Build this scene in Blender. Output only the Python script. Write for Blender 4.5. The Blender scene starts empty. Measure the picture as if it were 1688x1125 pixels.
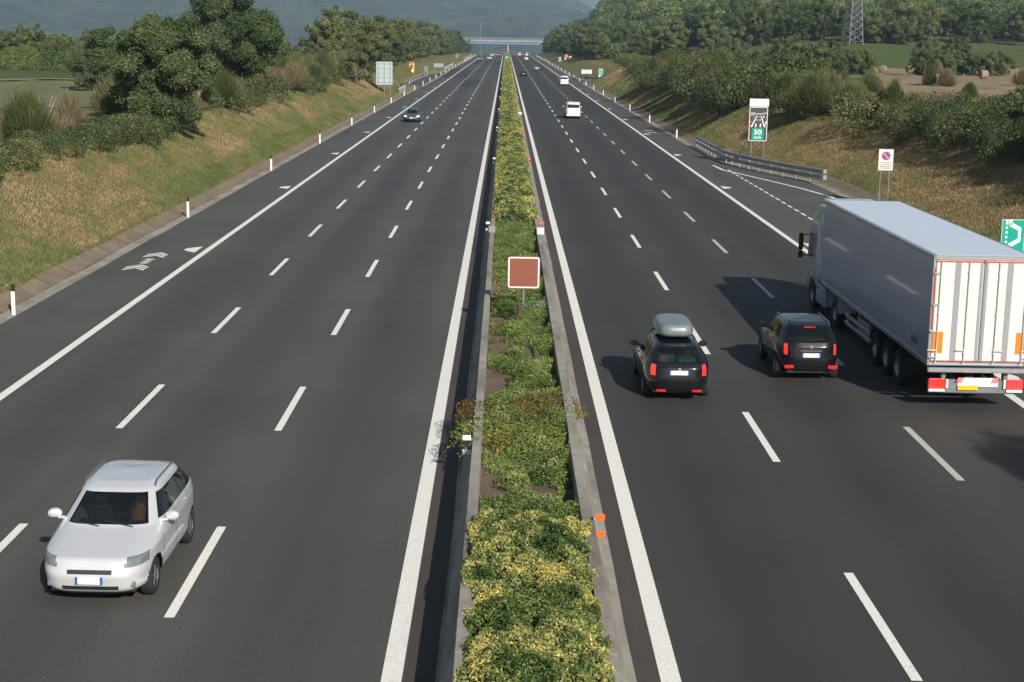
import bpy, math, random
import numpy as np
from mathutils import Matrix, Vector
R = math.radians
scene = bpy.context.scene
COL = scene.collection
# ---------------------------------------------------------------- camera
CAM_H = 9.2; F_PX = 2549.0; CX, CY = 844.0, 562.5
rho = R(1.0)
_d = np.array([-10.0, -498.5, F_PX]); _d /= np.linalg.norm(_d)
_u = np.array([math.sin(rho), -math.cos(rho), 0.0])
_u[2] = -(_d[0]*_u[0] + _d[1]*_u[1]) / _d[2]
_u /= np.linalg.norm(_u)
_x = np.cross(_d, _u)
M_w2c = np.stack([_x, _d, _u], axis=1)
M_c2w = M_w2c.T
cam_data = bpy.data.cameras.new('camera'); cam = bpy.data.objects.new('camera', cam_data)
COL.objects.link(cam); scene.camera = cam
right = M_c2w @ np.array([1., 0, 0]); down = M_c2w @ np.array([0, 1., 0]); fwd = M_c2w @ np.array([0, 0, 1.])
mw = Matrix.Identity(4)
for i in range(3):
    mw[i][0] = right[i]; mw[i][1] = -down[i]; mw[i][2] = -fwd[i]
mw[2][3] = CAM_H
cam.matrix_world = mw
cam_data.sensor_width = 36; cam_data.lens = 36 * F_PX / 1688
cam_data.clip_start = 0.5; cam_data.clip_end = 40000
# ---------------------------------------------------------------- sky, sun, exposure
SUN = np.array([0.67, -1.70, 1.0]); SUN /= np.linalg.norm(SUN)
world = bpy.data.worlds.new("World"); scene.world = world; world.use_nodes = True
wn = world.node_tree.nodes; wl = world.node_tree.links
sky = wn.new('ShaderNodeTexSky'); sky.sky_type = 'NISHITA'; sky.sun_disc = False
sky.sun_elevation = math.asin(SUN[2]); sky.sun_rotation = math.atan2(SUN[0], SUN[1])
sky.air_density = 1.0; sky.dust_density = 1.0; sky.ozone_density = 1.5
wl.new(sky.outputs[0], wn['Background'].inputs[0]); wn['Background'].inputs[1].default_value = 0.044
sun_d = bpy.data.lights.new('sun', 'SUN'); sun_d.energy = 5.0; sun_d.angle = R(0.55); sun_d.color = (1.0, 0.93, 0.82)
sun_o = bpy.data.objects.new('sun', sun_d); COL.objects.link(sun_o)
sun_o.rotation_euler = Vector(SUN).to_track_quat('Z', 'Y').to_euler()
sun_o.location = (60, -100, 80)
scene.view_settings.view_transform = 'Standard'; scene.view_settings.look = 'None'
scene.view_settings.exposure = 0.43; scene.view_settings.gamma = 1.0
scene.view_settings.use_curve_mapping = False

# ---------------------------------------------------------------- noise and terrain
def _hash(ix, iy, seed):
    n = (ix.astype(np.int64) * 374761393 + iy.astype(np.int64) * 668265263 + seed * 974634777) & 0x7fffffff
    n = ((n ^ (n >> 13)) * 1274126177) & 0x7fffffff
    return ((n ^ (n >> 16)) & 0xffff) / 65535.0
def vnoise(x, y, seed=0):
    x = np.asarray(x, float); y = np.asarray(y, float)
    ix = np.floor(x); iy = np.floor(y); fx = x - ix; fy = y - iy
    fx = fx*fx*(3-2*fx); fy = fy*fy*(3-2*fy)
    a = _hash(ix, iy, seed); b = _hash(ix+1, iy, seed); c = _hash(ix, iy+1, seed); d = _hash(ix+1, iy+1, seed)
    return (a*(1-fx)+b*fx)*(1-fy) + (c*(1-fx)+d*fx)*fy
def fbm(x, y, seed=0, oct=4):
    s = 0; a = .5; t = 0
    for o in range(oct):
        s = s + a*vnoise(x*2**o, y*2**o, seed+o); t += a; a *= .5
    return s/t
def sst(a, b, x):
    t = np.clip((np.asarray(x, float)-a)/(b-a), 0, 1); return t*t*(3-2*t)
def lay_left(y):   # extra width of the emergency bay on the left
    return 4.6*np.interp(y, [290, 305, 400, 440], [0, 1, 1, 0])
def lay_right(y):
    return (4.3*np.interp(y, [30, 40, 96, 100, 106, 124], [0, 1, 1, 1, .96, 0])
            + 3.5*np.interp(y, [340, 352, 358, 378], [0, 1, .9, 0]))
def crest(y):      # vertical curve where the road goes over the brow
    y = np.asarray(y, float)
    return -np.where(y > 860, (y-860)**2/9000.0, 0).clip(0, 30)
def ground(x, y):
    x = np.asarray(x, float); y = np.asarray(y, float)
    nz = fbm(x/9.0, y/9.0, 3) - .5
    n2 = fbm(x/1.7, y/1.7, 9, 3) - .5
    # left side
    xb = -17.05 - lay_left(y); wL = 5.6
    xt = xb - wL + nz*1.0
    zt = np.interp(y, [0, 240, 330, 620, 900, 1200], [3.3, 3.1, 2.3, 2.2, 1.0, 0])
    f = np.clip((xb - x)/(xb-xt), 0, 1)
    zl = .36 + (zt-.36)*(f*.85 + .15*f*f*(3-2*f)) + n2*.16*f + nz*.5*f
    zl = zl + sst(-30, -60, x)*(fbm(x/60, y/60, 5)-.5)*1.2
    # right side
    rb = 18.1 + lay_right(y)
    rt = rb + np.interp(y, [0, 92, 145, 260, 400, 900], [8.6, 9.0, 4.9, 4.6, 7.5, 6.0]) + nz*1.2
    zr_t = np.interp(y, [0, 330, 420, 900, 1200], [3.6, 3.5, 2.6, 2.0, 1.0])
    g = np.clip((x-rb)/(rt-rb), 0, 1)
    hill = sst(24, 95, x)*(.056*np.clip(y-335, 0, 900) + sst(430, 800, y)*(fbm(x/130, y/130, 21)-.45)*26)
    hill = hill + sst(140, 420, x)*sst(300, 900, y)*30
    hill = hill*sst(4200, 1800, y)
    zr = .32 + (zr_t-.32)*(g*.8+.2*g*g*(3-2*g)) + n2*.2*g + nz*.6*g + hill
    z = np.where(x < xb, zl, np.where(x > rb, zr, -.06))
    # shoulders of the formation
    z = np.where((x >= xb) & (x < -16.3), -.04, z)
    z = z + crest(y) * sst(70, 30, np.abs(x)) * 1.0
    z = np.where(y > 1000, z*sst(1500, 1000, y) - 3*(1-sst(1500, 1000, y)) - 42*sst(1250, 2400, y), z)
    return z
def ray(px, py):
    v = M_c2w @ np.array([px-CX, py-CY, F_PX]); return v/np.linalg.norm(v)
def at_z(px, py, z=0.0):
    v = ray(px, py); t = (z-CAM_H)/v[2]; return (v[0]*t, v[1]*t)
def at_ground(px, py):
    v = ray(px, py); t = np.exp(np.linspace(math.log(15), math.log(2500), 2500))
    z = ground(v[0]*t, v[1]*t); dz = CAM_H+v[2]*t - z
    k = np.argmax(dz < 0)
    if dz[k] >= 0: k = len(t)-1
    return (v[0]*t[k], v[1]*t[k], float(z[k]))
def at_y(px, py, y):
    v = ray(px, py); t = y/v[1]; return (v[0]*t, y, CAM_H+v[2]*t)
def gz(x, y): return float(ground(np.array([x]), np.array([y]))[0])

# ---------------------------------------------------------------- object helpers
def tag(o, label=None, cat=None, group=None, kind=None):
    if label: o['label'] = label
    if cat: o['category'] = cat
    if group: o['group'] = group
    if kind: o['kind'] = kind
    return o
def empty(name, loc, rz=0, **k):
    o = bpy.data.objects.new(name, None); COL.objects.link(o)
    o.empty_display_size = .2
    o.location = loc; o.rotation_euler = (0, 0, rz); tag(o, **k); return o
def link(name, me, parent=None, loc=None, rot=None):
    o = bpy.data.objects.new(name, me); COL.objects.link(o)
    if parent: o.parent = parent
    if loc is not None: o.location = loc
    if rot is not None: o.rotation_euler = rot
    return o
def copy_tree(o, parent=None):
    c = o.copy(); COL.objects.link(c); c.parent = parent
    for ch in o.children: copy_tree(ch, c)
    return c
def np_mesh(name, V, F, mat, tone=None, smooth=False, uv=None):
    """V (n,3); F (m,k) constant-size faces; tone: per-face float attribute"""
    V = np.ascontiguousarray(V, dtype=np.float32); F = np.ascontiguousarray(F, dtype=np.int32)
    me = bpy.data.meshes.new(name)
    m, k = F.shape
    me.vertices.add(len(V)); me.vertices.foreach_set('co', V.ravel())
    me.loops.add(m*k); me.loops.foreach_set('vertex_index', F.ravel())
    me.polygons.add(m); me.polygons.foreach_set('loop_start', np.arange(0, m*k, k, dtype=np.int32))
    me.polygons.foreach_set('loop_total', np.full(m, k, dtype=np.int32))
    if smooth: me.polygons.foreach_set('use_smooth', np.ones(m, dtype=bool))
    me.update(calc_edges=True)
    if tone is not None:
        a = me.attributes.new('tone', 'FLOAT', 'FACE'); a.data.foreach_set('value', np.ascontiguousarray(tone, dtype=np.float32))
    me.materials.append(mat)
    return me
class MB:
    """mesh collector: boxes, tubes, prisms, lathes; build() links ONE mesh object"""
    def __init__(s): s.v = []; s.f = []; s.n = 0
    def add(s, V, F):
        s.v += [tuple(map(float, p)) for p in V]; s.f += [tuple(i+s.n for i in q) for q in F]; s.n += len(V)
    def box(s, c, d, rz=0, rx=0, ry=0, bev=0):
        hx, hy, hz = d[0]/2, d[1]/2, d[2]/2
        m = Matrix.Translation(c) @ Matrix.Rotation(rz, 4, 'Z') @ Matrix.Rotation(ry, 4, 'Y') @ Matrix.Rotation(rx, 4, 'X')
        if bev <= 0:
            P = [(-hx,-hy,-hz),(hx,-hy,-hz),(hx,hy,-hz),(-hx,hy,-hz),(-hx,-hy,hz),(hx,-hy,hz),(hx,hy,hz),(-hx,hy,hz)]
            s.add([m @ Vector(p) for p in P], [(0,3,2,1),(4,5,6,7),(0,1,5,4),(1,2,6,5),(2,3,7,6),(3,0,4,7)])
        else:
            b = min(bev, hx*.9, hy*.9, hz*.9); P = []; Fc = []
            rings = [(-hz, b), (-hz+b, 0), (hz-b, 0), (hz, b)]
            for z, i in rings:
                x, y = hx-i, hy-i
                P += [(-x+b,-y,z),(x-b,-y,z),(x,-y+b,z),(x,y-b,z),(x-b,y,z),(-x+b,y,z),(-x,y-b,z),(-x,-y+b,z)]
            for k in range(3):
                for j in range(8):
                    a = k*8+j; c2 = k*8+(j+1) % 8; Fc.append((a, c2, c2+8, a+8))
            Fc.append(tuple(range(7, -1, -1))); Fc.append(tuple(range(24, 32)))
            s.add([m @ Vector(p) for p in P], Fc)
    def tube(s, pts, rad, seg=8, cap=True):
        pts = [Vector(p) for p in pts]
        if not hasattr(rad, '__len__'): rad = [rad]*len(pts)
        base = []; prev = None
        for i, p in enumerate(pts):
            d = (pts[min(i+1, len(pts)-1)] - pts[max(i-1, 0)]).normalized()
            a = Vector((0, 0, 1)) if abs(d.z) < .9 else Vector((1, 0, 0))
            u = d.cross(a).normalized(); w = d.cross(u).normalized()
            if prev is not None and u.dot(prev) < 0: u = -u; w = -w
            prev = u
            for k in range(seg):
                t = 2*math.pi*k/seg; base.append(p + (u*math.cos(t)+w*math.sin(t))*rad[i])
        F = []
        for i in range(len(pts)-1):
            for k in range(seg):
                F.append((i*seg+k, i*seg+(k+1) % seg, (i+1)*seg+(k+1) % seg, (i+1)*seg+k))
        if cap: F.append(tuple(range(seg-1, -1, -1))); F.append(tuple(range((len(pts)-1)*seg, len(pts)*seg)))
        s.add(base, F)
    def prism(s, poly, z0, z1, m=None):
        """poly in local xy, extruded z0..z1, placed by matrix m"""
        n = len(poly); P = [Vector((x, y, z0)) for x, y in poly] + [Vector((x, y, z1)) for x, y in poly]
        if m is not None: P = [m @ p for p in P]
        F = [tuple(range(n-1, -1, -1)), tuple(range(n, 2*n))] + [(i, (i+1) % n, n+(i+1) % n, n+i) for i in range(n)]
        s.add(P, F)
    def lathe(s, prof, seg, m):
        """prof [(r,h)], axis local z"""
        P = []; F = []
        for r, h in prof:
            for k in range(seg):
                t = 2*math.pi*k/seg; P.append(m @ Vector((r*math.cos(t), r*math.sin(t), h)))
        for i in range(len(prof)-1):
            for k in range(seg): F.append((i*seg+k, i*seg+(k+1) % seg, (i+1)*seg+(k+1) % seg, (i+1)*seg+k))
        F.append(tuple(range(seg-1, -1, -1))); F.append(tuple(range((len(prof)-1)*seg, len(prof)*seg)))
        s.add(P, F)
    def mesh(s, name, mat, smooth=False, angle=None):
        me = bpy.data.meshes.new(name); me.from_pydata(s.v, [], s.f); me.update()
        me.materials.append(mat)
        if smooth:
            me.polygons.foreach_set('use_smooth', np.ones(len(me.polygons), dtype=bool))
            if angle: me.set_sharp_from_angle(angle=angle)
        return me
    def build(s, name, mat, parent=None, smooth=False, angle=R(35), loc=None, rot=None, **k):
        o = link(name, s.mesh(name, mat, smooth, angle), parent, loc, rot); tag(o, **k); return o
def rrect(w, h, r, n=6):
    P = []
    for cx, cy, a0 in ((w/2-r, h/2-r, 0), (-w/2+r, h/2-r, 90), (-w/2+r, -h/2+r, 180), (w/2-r, -h/2+r, 270)):
        for i in range(n+1):
            a = R(a0+90*i/n); P.append((cx+r*math.cos(a), cy+r*math.sin(a)))
    return P

# ---------------------------------------------------------------- materials
MATS = {}
def _base(name):
    m = bpy.data.materials.new(name); m.use_nodes = True; MATS[name] = m
    return m, m.node_tree.nodes, m.node_tree.links, m.node_tree.nodes['Principled BSDF']
def pmat(name, col, rough=.5, metal=0, spec=.5, coat=0, var=.08, vscale=6.0, bump=0, bscale=40, emis=None, estr=0):
    """plain surface with slight procedural variation in colour / roughness"""
    m, n, l, b = _base(name)
    tc = n.new('ShaderNodeTexCoord'); nz = n.new('ShaderNodeTexNoise'); nz.inputs['Scale'].default_value = vscale; nz.inputs['Detail'].default_value = 5
    l.new(tc.outputs['Object'], nz.inputs['Vector'])
    rp = n.new('ShaderNodeValToRGB')
    c0 = [max(0, c*(1-var)) for c in col]; c1 = [min(1, c*(1+var)) for c in col]
    rp.color_ramp.elements[0].position = .3; rp.color_ramp.elements[1].position = .7
    rp.color_ramp.elements[0].color = (*c0, 1); rp.color_ramp.elements[1].color = (*c1, 1)
    l.new(nz.outputs[0], rp.inputs[0]); l.new(rp.outputs[0], b.inputs['Base Color'])
    b.inputs['Roughness'].default_value = rough; b.inputs['Metallic'].default_value = metal
    b.inputs['Specular IOR Level'].default_value = spec; b.inputs['Coat Weight'].default_value = coat
    b.inputs['Coat Roughness'].default_value = .05
    if bump:
        n2 = n.new('ShaderNodeTexNoise'); n2.inputs['Scale'].default_value = bscale; n2.inputs['Detail'].default_value = 6
        l.new(tc.outputs['Object'], n2.inputs['Vector'])
        bp = n.new('ShaderNodeBump'); bp.inputs['Strength'].default_value = bump; bp.inputs['Distance'].default_value = .02
        l.new(n2.outputs[0], bp.inputs['Height']); l.new(bp.outputs[0], b.inputs['Normal'])
    if emis:
        b.inputs['Emission Color'].default_value = (*emis, 1); b.inputs['Emission Strength'].default_value = estr
    return m
def ramp(n, stops):
    r = n.new('ShaderNodeValToRGB'); e = r.color_ramp.elements
    while len(e) < len(stops): e.new(.5)
    for i, (p, c) in enumerate(stops): e[i].position = p; e[i].color = (*c, 1)
    return r
def mixc(n, l, fac, a, b, mode='MIX'):
    m = n.new('ShaderNodeMix'); m.data_type = 'RGBA'; m.blend_type = mode
    if isinstance(fac, (int, float)): m.inputs[0].default_value = fac
    else: l.new(fac, m.inputs[0])
    for s, v in ((m.inputs[6], a), (m.inputs[7], b)):
        if isinstance(v, tuple): s.default_value = (*v, 1)
        else: l.new(v, s)
    return m.outputs[2]
def noise(n, l, vec, scale, detail=5, rough=.55, sc=None):
    if sc:
        mp = n.new('ShaderNodeMapping'); mp.inputs['Scale'].default_value = sc; l.new(vec, mp.inputs['Vector']); vec = mp.outputs[0]
    t = n.new('ShaderNodeTexNoise'); t.inputs['Scale'].default_value = scale; t.inputs['Detail'].default_value = detail
    t.inputs['Roughness'].default_value = rough; l.new(vec, t.inputs['Vector']); return t.outputs[0]
def asphalt_mat(name, c0, c1, streak=.6, lane=None):
    m, n, l, b = _base(name)
    tc = n.new('ShaderNodeTexCoord').outputs['Object']
    grain = noise(n, l, tc, 22, 3, .7)
    big = noise(n, l, tc, .12, 4, .6)
    lanes = noise(n, l, tc, 1.0, 3, .5, sc=(.75, .012, 1))
    r1 = ramp(n, [(.25, c0), (.75, c1)]); l.new(lanes, r1.inputs[0])
    r2 = ramp(n, [(.3, tuple(x*.88 for x in c0)), (.7, tuple(x*1.1 for x in c1))]); l.new(big, r2.inputs[0])
    mx = mixc(n, l, 1-streak, r1.outputs[0], r2.outputs[0])
    g = ramp(n, [(.3, (.72, .72, .72)), (.7, (1.25, 1.25, 1.25))]); l.new(grain, g.inputs[0])
    mx = mixc(n, l, .85, mx, g.outputs[0], 'MULTIPLY')
    # oil-dark centre of the lanes, fine cracks and pale grit specks
    st = noise(n, l, tc, 1.0, 5, .6, sc=(.55, .03, 1)); sr = ramp(n, [(.56, (1, 1, 1)), (.72, (.80, .80, .82))]); l.new(st, sr.inputs[0])
    mx = mixc(n, l, 1.0, mx, sr.outputs[0], 'MULTIPLY')
    blot = noise(n, l, tc, .9, 7, .75); br = ramp(n, [(.62, (1, 1, 1)), (.74, (.84, .83, .82))]); l.new(blot, br.inputs[0])
    mx = mixc(n, l, 1.0, mx, br.outputs[0], 'MULTIPLY')
    if lane is not None:      # oil-stained centre of each 3.75 m lane, polished wheel tracks beside it
        sx = n.new('ShaderNodeSeparateXYZ'); l.new(tc, sx.inputs[0])
        m1_ = n.new('ShaderNodeMath'); m1_.operation = 'MULTIPLY_ADD'; m1_.inputs[1].default_value = 2*math.pi/3.75; m1_.inputs[2].default_value = -2*math.pi*lane/3.75; l.new(sx.outputs[0], m1_.inputs[0])
        m2_ = n.new('ShaderNodeMath'); m2_.operation = 'COSINE'; l.new(m1_.outputs[0], m2_.inputs[0])
        long = noise(n, l, tc, 1.0, 4, .6, sc=(.25, .008, 1))
        m3_ = n.new('ShaderNodeMath'); m3_.operation = 'MULTIPLY'; l.new(m2_.outputs[0], m3_.inputs[0]); l.new(long, m3_.inputs[1])
        lr = ramp(n, [(.0, (1.10, 1.09, 1.07)), (.22, (.99, .99, .99)), (.5, (.83, .83, .86))]); 
        mr = n.new('ShaderNodeMapRange'); mr.inputs[1].default_value = -.5; mr.inputs[2].default_value = .5; mr.inputs[3].default_value = 0; mr.inputs[4].default_value = .5; l.new(m3_.outputs[0], mr.inputs[0])
        l.new(mr.outputs[0], lr.inputs[0]); mx = mixc(n, l, 1.0, mx, lr.outputs[0], 'MULTIPLY')
    vs = n.new('ShaderNodeTexVoronoi'); vs.inputs['Scale'].default_value = 2.6; l.new(tc, vs.inputs['Vector'])
    vr = ramp(n, [(.030, (1, 1, 1)), (.042, (0, 0, 0))]); l.new(vs.outputs['Distance'], vr.inputs[0])
    vc = n.new('ShaderNodeSeparateColor'); l.new(vs.outputs['Color'], vc.inputs[0])
    vk = ramp(n, [(.86, (0, 0, 0)), (.88, (1, 1, 1))]); l.new(vc.outputs[0], vk.inputs[0])
    mx = mixc(n, l, mixc(n, l, 1.0, vr.outputs[0], vk.outputs[0], 'MULTIPLY'), mx, (.34, .33, .31))
    l.new(mx, b.inputs['Base Color'])
    rr = n.new('ShaderNodeMapRange'); rr.inputs[3].default_value = .62; rr.inputs[4].default_value = .85
    l.new(big, rr.inputs[0]); l.new(rr.outputs[0], b.inputs['Roughness']); b.inputs['Specular IOR Level'].default_value = .35
    bp = n.new('ShaderNodeBump'); bp.inputs['Strength'].default_value = .35; bp.inputs['Distance'].default_value = .006
    l.new(grain, bp.inputs['Height']); l.new(bp.outputs[0], b.inputs['Normal'])
    return m
LEAF_GAIN = 1.5
def leaf_mat(name, stops, trans=.3, rnd=.25, rough=.5, spec=.35, hue=None):
    m, n, l, b = _base(name)
    at = n.new('ShaderNodeAttribute'); at.attribute_name = 'tone'
    oi = n.new('ShaderNodeObjectInfo')
    ma = n.new('ShaderNodeMath'); ma.operation = 'MULTIPLY_ADD'; ma.inputs[1].default_value = rnd; ma.inputs[2].default_value = -rnd/2
    l.new(oi.outputs['Random'], ma.inputs[0])
    ad = n.new('ShaderNodeMath'); ad.operation = 'ADD'; l.new(at.outputs['Fac'], ad.inputs[0]); l.new(ma.outputs[0], ad.inputs[1])
    stops = [(p, tuple(min(.8, c*LEAF_GAIN) for c in cc)) for p, cc in stops]
    r = ramp(n, stops); l.new(ad.outputs[0], r.inputs[0])
    l.new(r.outputs[0], b.inputs['Base Color']); b.inputs['Roughness'].default_value = rough
    b.inputs['Specular IOR Level'].default_value = spec
    tr = n.new('ShaderNodeBsdfTranslucent'); l.new(r.outputs[0], tr.inputs[0])
    ms = n.new('ShaderNodeMixShader'); ms.inputs[0].default_value = trans
    l.new(b.outputs[0], ms.inputs[1]); l.new(tr.outputs[0], ms.inputs[2])
    l.new(ms.outputs[0], n['Material Output'].inputs['Surface'])
    return m
M_asph = asphalt_mat('asphalt', (.064, .063, .064), (.092, .088, .085), lane=-3.38)
M_asphR = asphalt_mat('asphalt_right', (.041, .040, .040), (.060, .058, .056), lane=4.35)
M_should = asphalt_mat('asphalt_shoulder', (.080, .079, .077), (.096, .093, .089), .3)
M_asphdark = asphalt_mat('asphalt_new', (.040, .040, .043), (.052, .051, .052), .3)
M_asphred = asphalt_mat('asphalt_median_edge', (.058, .050, .048), (.078, .068, .064), .3)
def paint_mat(name, col):
    m, n, l, b = _base(name)
    tc = n.new('ShaderNodeTexCoord').outputs['Object']
    g = noise(n, l, tc, 26, 4, .7); w = noise(n, l, tc, 1.3, 6, .7)
    r = ramp(n, [(.26, tuple(c*.82 for c in col)), (.42, col)]); l.new(w, r.inputs[0])
    r2 = ramp(n, [(.34, (.50, .50, .48)), (.46, (1, 1, 1))]); l.new(g, r2.inputs[0])
    l.new(mixc(n, l, .8, r.outputs[0], r2.outputs[0], 'MULTIPLY'), b.inputs['Base Color'])
    b.inputs['Roughness'].default_value = .7
    return m
M_paint = paint_mat('road_paint', (.84, .83, .79))
M_paintold = paint_mat('road_paint_worn', (.50, .50, .48))
def concrete_mat(name, c0, c1, stain, scale=2.0):
    m, n, l, b = _base(name)
    tc = n.new('ShaderNodeTexCoord').outputs['Object']
    a = noise(n, l, tc, scale, 6, .6); s = noise(n, l, tc, .8, 5, .65, sc=(1, .35, 1)); g = noise(n, l, tc, 30, 4, .7)
    r = ramp(n, [(.3, c0), (.7, c1)]); l.new(a, r.inputs[0])
    f = ramp(n, [(.45, (0, 0, 0)), (.68, (1, 1, 1))]); l.new(s, f.inputs[0])
    mx = mixc(n, l, f.outputs[0], r.outputs[0], stain)
    gg = ramp(n, [(.3, (.75, .75, .75)), (.7, (1.15, 1.15, 1.15))]); l.new(g, gg.inputs[0])
    mx = mixc(n, l, .8, mx, gg.outputs[0], 'MULTIPLY')
    l.new(mx, b.inputs['Base Color']); b.inputs['Roughness'].default_value = .9
    bp = n.new('ShaderNodeBump'); bp.inputs['Strength'].default_value = .5; bp.inputs['Distance'].default_value = .01
    l.new(g, bp.inputs['Height']); l.new(bp.outputs[0], b.inputs['Normal'])
    return m
M_conc = concrete_mat('barrier_concrete', (.26, .24, .215), (.38, .355, .32), (.17, .15, .13))
M_gutter = concrete_mat('gutter_concrete', (.27, .245, .21), (.40, .37, .33), (.20, .165, .125))
M_kerb = concrete_mat('slope_kerb_concrete', (.17, .135, .095), (.27, .22, .165), (.19, .13, .075), 1.2)
def soil_mat():
    m, n, l, b = _base('soil')
    tc = n.new('ShaderNodeTexCoord').outputs['Object']
    a = noise(n, l, tc, 1.4, 8, .7); g = noise(n, l, tc, 18, 5, .7)
    r = ramp(n, [(.3, (.10, .066, .045)), (.7, (.21, .148, .105))]); l.new(a, r.inputs[0])
    l.new(r.outputs[0], b.inputs['Base Color']); b.inputs['Roughness'].default_value = .95
    bp = n.new('ShaderNodeBump'); bp.inputs['Strength'].default_value = .9; bp.inputs['Distance'].default_value = .05
    l.new(g, bp.inputs['Height']); l.new(bp.outputs[0], b.inputs['Normal'])
    return m
M_soil = soil_mat()
def terrain_mat():
    m, n, l, b = _base('terrain')
    geo = n.new('ShaderNodeNewGeometry'); P = geo.outputs['Position']
    sp = n.new('ShaderNodeSeparateXYZ'); l.new(P, sp.inputs[0])
    big = noise(n, l, P, .16, 5, .6); mid = noise(n, l, P, 1.3, 7, .75); fine = noise(n, l, P, 7, 5, .75)
    gr = ramp(n, [(.32, (.085, .110, .032)), (.50, (.165, .165, .062)), (.66, (.29, .21, .10))]); l.new(mid, gr.inputs[0])
    dry = ramp(n, [(.32, (.13, .12, .05)), (.5, (.235, .17, .085)), (.68, (.36, .25, .13))]); l.new(mid, dry.inputs[0])
    # drier on the right hand side and in patches
    fx = n.new('ShaderNodeMapRange'); fx.inputs[1].default_value = 10; fx.inputs[2].default_value = 22; fx.inputs[3].default_value = -.10; fx.inputs[4].default_value = .12; l.new(sp.outputs[0], fx.inputs[0])
    ad = n.new('ShaderNodeMath'); ad.operation = 'ADD'; l.new(big, ad.inputs[0]); l.new(fx.outputs[0], ad.inputs[1])
    fy = n.new('ShaderNodeMapRange'); fy.inputs[1].default_value = 230; fy.inputs[2].default_value = 330; fy.inputs[3].default_value = 0; fy.inputs[4].default_value = .14; l.new(sp.outputs[1], fy.inputs[0])
    sb = n.new('ShaderNodeMath'); sb.operation = 'SUBTRACT'; l.new(ad.outputs[0], sb.inputs[0]); l.new(fy.outputs[0], sb.inputs[1])
    fr = ramp(n, [(.42, (0, 0, 0)), (.58, (1, 1, 1))]); l.new(sb.outputs[0], fr.inputs[0])
    c = mixc(n, l, fr.outputs[0], gr.outputs[0], dry.outputs[0])
    fg = ramp(n, [(.3, (.6, .6, .6)), (.7, (1.35, 1.35, 1.3))]); l.new(fine, fg.inputs[0])
    c = mixc(n, l, .8, c, fg.outputs[0], 'MULTIPLY')
    # fields: big voronoi cells far from the road
    vo = n.new('ShaderNodeTexVoronoi'); vo.inputs['Scale'].default_value = .006; l.new(P, vo.inputs['Vector'])
    sc = n.new('ShaderNodeSeparateColor'); l.new(vo.outputs['Color'], sc.inputs[0])
    fld = ramp(n, [(.0, (.10, .12, .05)), (.35, (.085, .12, .035)), (.6, (.16, .14, .07)), (.85, (.07, .105, .035))]); l.new(sc.outputs[0], fld.inputs[0])
    ab = n.new('ShaderNodeMath'); ab.operation = 'ABSOLUTE'; l.new(sp.outputs[0], ab.inputs[0])
    fa = n.new('ShaderNodeMapRange'); fa.inputs[1].default_value = 30; fa.inputs[2].default_value = 42; l.new(ab.outputs[0], fa.inputs[0])
    c = mixc(n, l, fa.outputs[0], c, mixc(n, l, .5, fld.outputs[0], fg.outputs[0], 'MULTIPLY'))
    l.new(c, b.inputs['Base Color']); b.inputs['Roughness'].default_value = .95; b.inputs['Specular IOR Level'].default_value = .1
    bp = n.new('ShaderNodeBump'); bp.inputs['Strength'].default_value = .8; bp.inputs['Distance'].default_value = .12
    l.new(fine, bp.inputs['Height']); l.new(bp.outputs[0], b.inputs['Normal'])
    return m
M_terrain = terrain_mat()
def field_mat(name, c0, c1, sc=(1, .15, 1)):
    m, n, l, b = _base(name)
    geo = n.new('ShaderNodeNewGeometry'); P = geo.outputs['Position']
    a = noise(n, l, P, .5, 6, .7, sc=sc); g = noise(n, l, P, 5, 4, .7)
    r = ramp(n, [(.3, c0), (.7, c1)]); l.new(a, r.inputs[0])
    gg = ramp(n, [(.3, (.7, .7, .7)), (.7, (1.2, 1.2, 1.2))]); l.new(g, gg.inputs[0])
    l.new(mixc(n, l, .8, r.outputs[0], gg.outputs[0], 'MULTIPLY'), b.inputs['Base Color'])
    b.inputs['Roughness'].default_value = .95; b.inputs['Specular IOR Level'].default_value = .1
    return m
M_stubble = field_mat('stubble', (.22, .165, .10), (.34, .27, .18))
M_greenf = field_mat('green_field', (.085, .125, .045), (.14, .175, .075))
M_meadow = field_mat('pale_meadow', (.13, .155, .075), (.19, .20, .11))
def mountain_mat(name, c0, c1, rock):
    m, n, l, b = _base(name)
    geo = n.new('ShaderNodeNewGeometry'); P = geo.outputs['Position']
    a = noise(n, l, P, .004, 8, .75); g = noise(n, l, P, .020, 8, .8); rk = noise(n, l, P, .0028, 9, .62)
    r = ramp(n, [(.40, c0), (.60, c1)]); l.new(a, r.inputs[0])
    gg = ramp(n, [(.38, (.25, .3, .25)), (.62, (1.9, 1.9, 1.7))]); l.new(g, gg.inputs[0])
    c = mixc(n, l, .9, r.outputs[0], gg.outputs[0], 'MULTIPLY')
    fr = ramp(n, [(.60, (0, 0, 0)), (.64, (1, 1, 1))]); l.new(rk, fr.inputs[0])
    fg = ramp(n, [(.48, (0, 0, 0)), (.60, (1, 1, 1))]); l.new(g, fg.inputs[0])
    f = mixc(n, l, 1.0, fr.outputs[0], fg.outputs[0], 'MULTIPLY')
    l.new(mixc(n, l, f, c, rock), b.inputs['Base Color'])
    b.inputs['Roughness'].default_value = 1; b.inputs['Specular IOR Level'].default_value = 0
    bp = n.new('ShaderNodeBump'); bp.inputs['Strength'].default_value = 1; bp.inputs['Distance'].default_value = 40
    l.new(g, bp.inputs['Height']); l.new(bp.outputs[0], b.inputs['Normal'])
    return m
M_mtn = mountain_mat('mountain_woods', (.030, .062, .044), (.110, .142, .095), (.60, .50, .46))
M_galv = pmat('galvanised_steel', (.42, .44, .46), .45, .7, var=.15, vscale=3)
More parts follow.
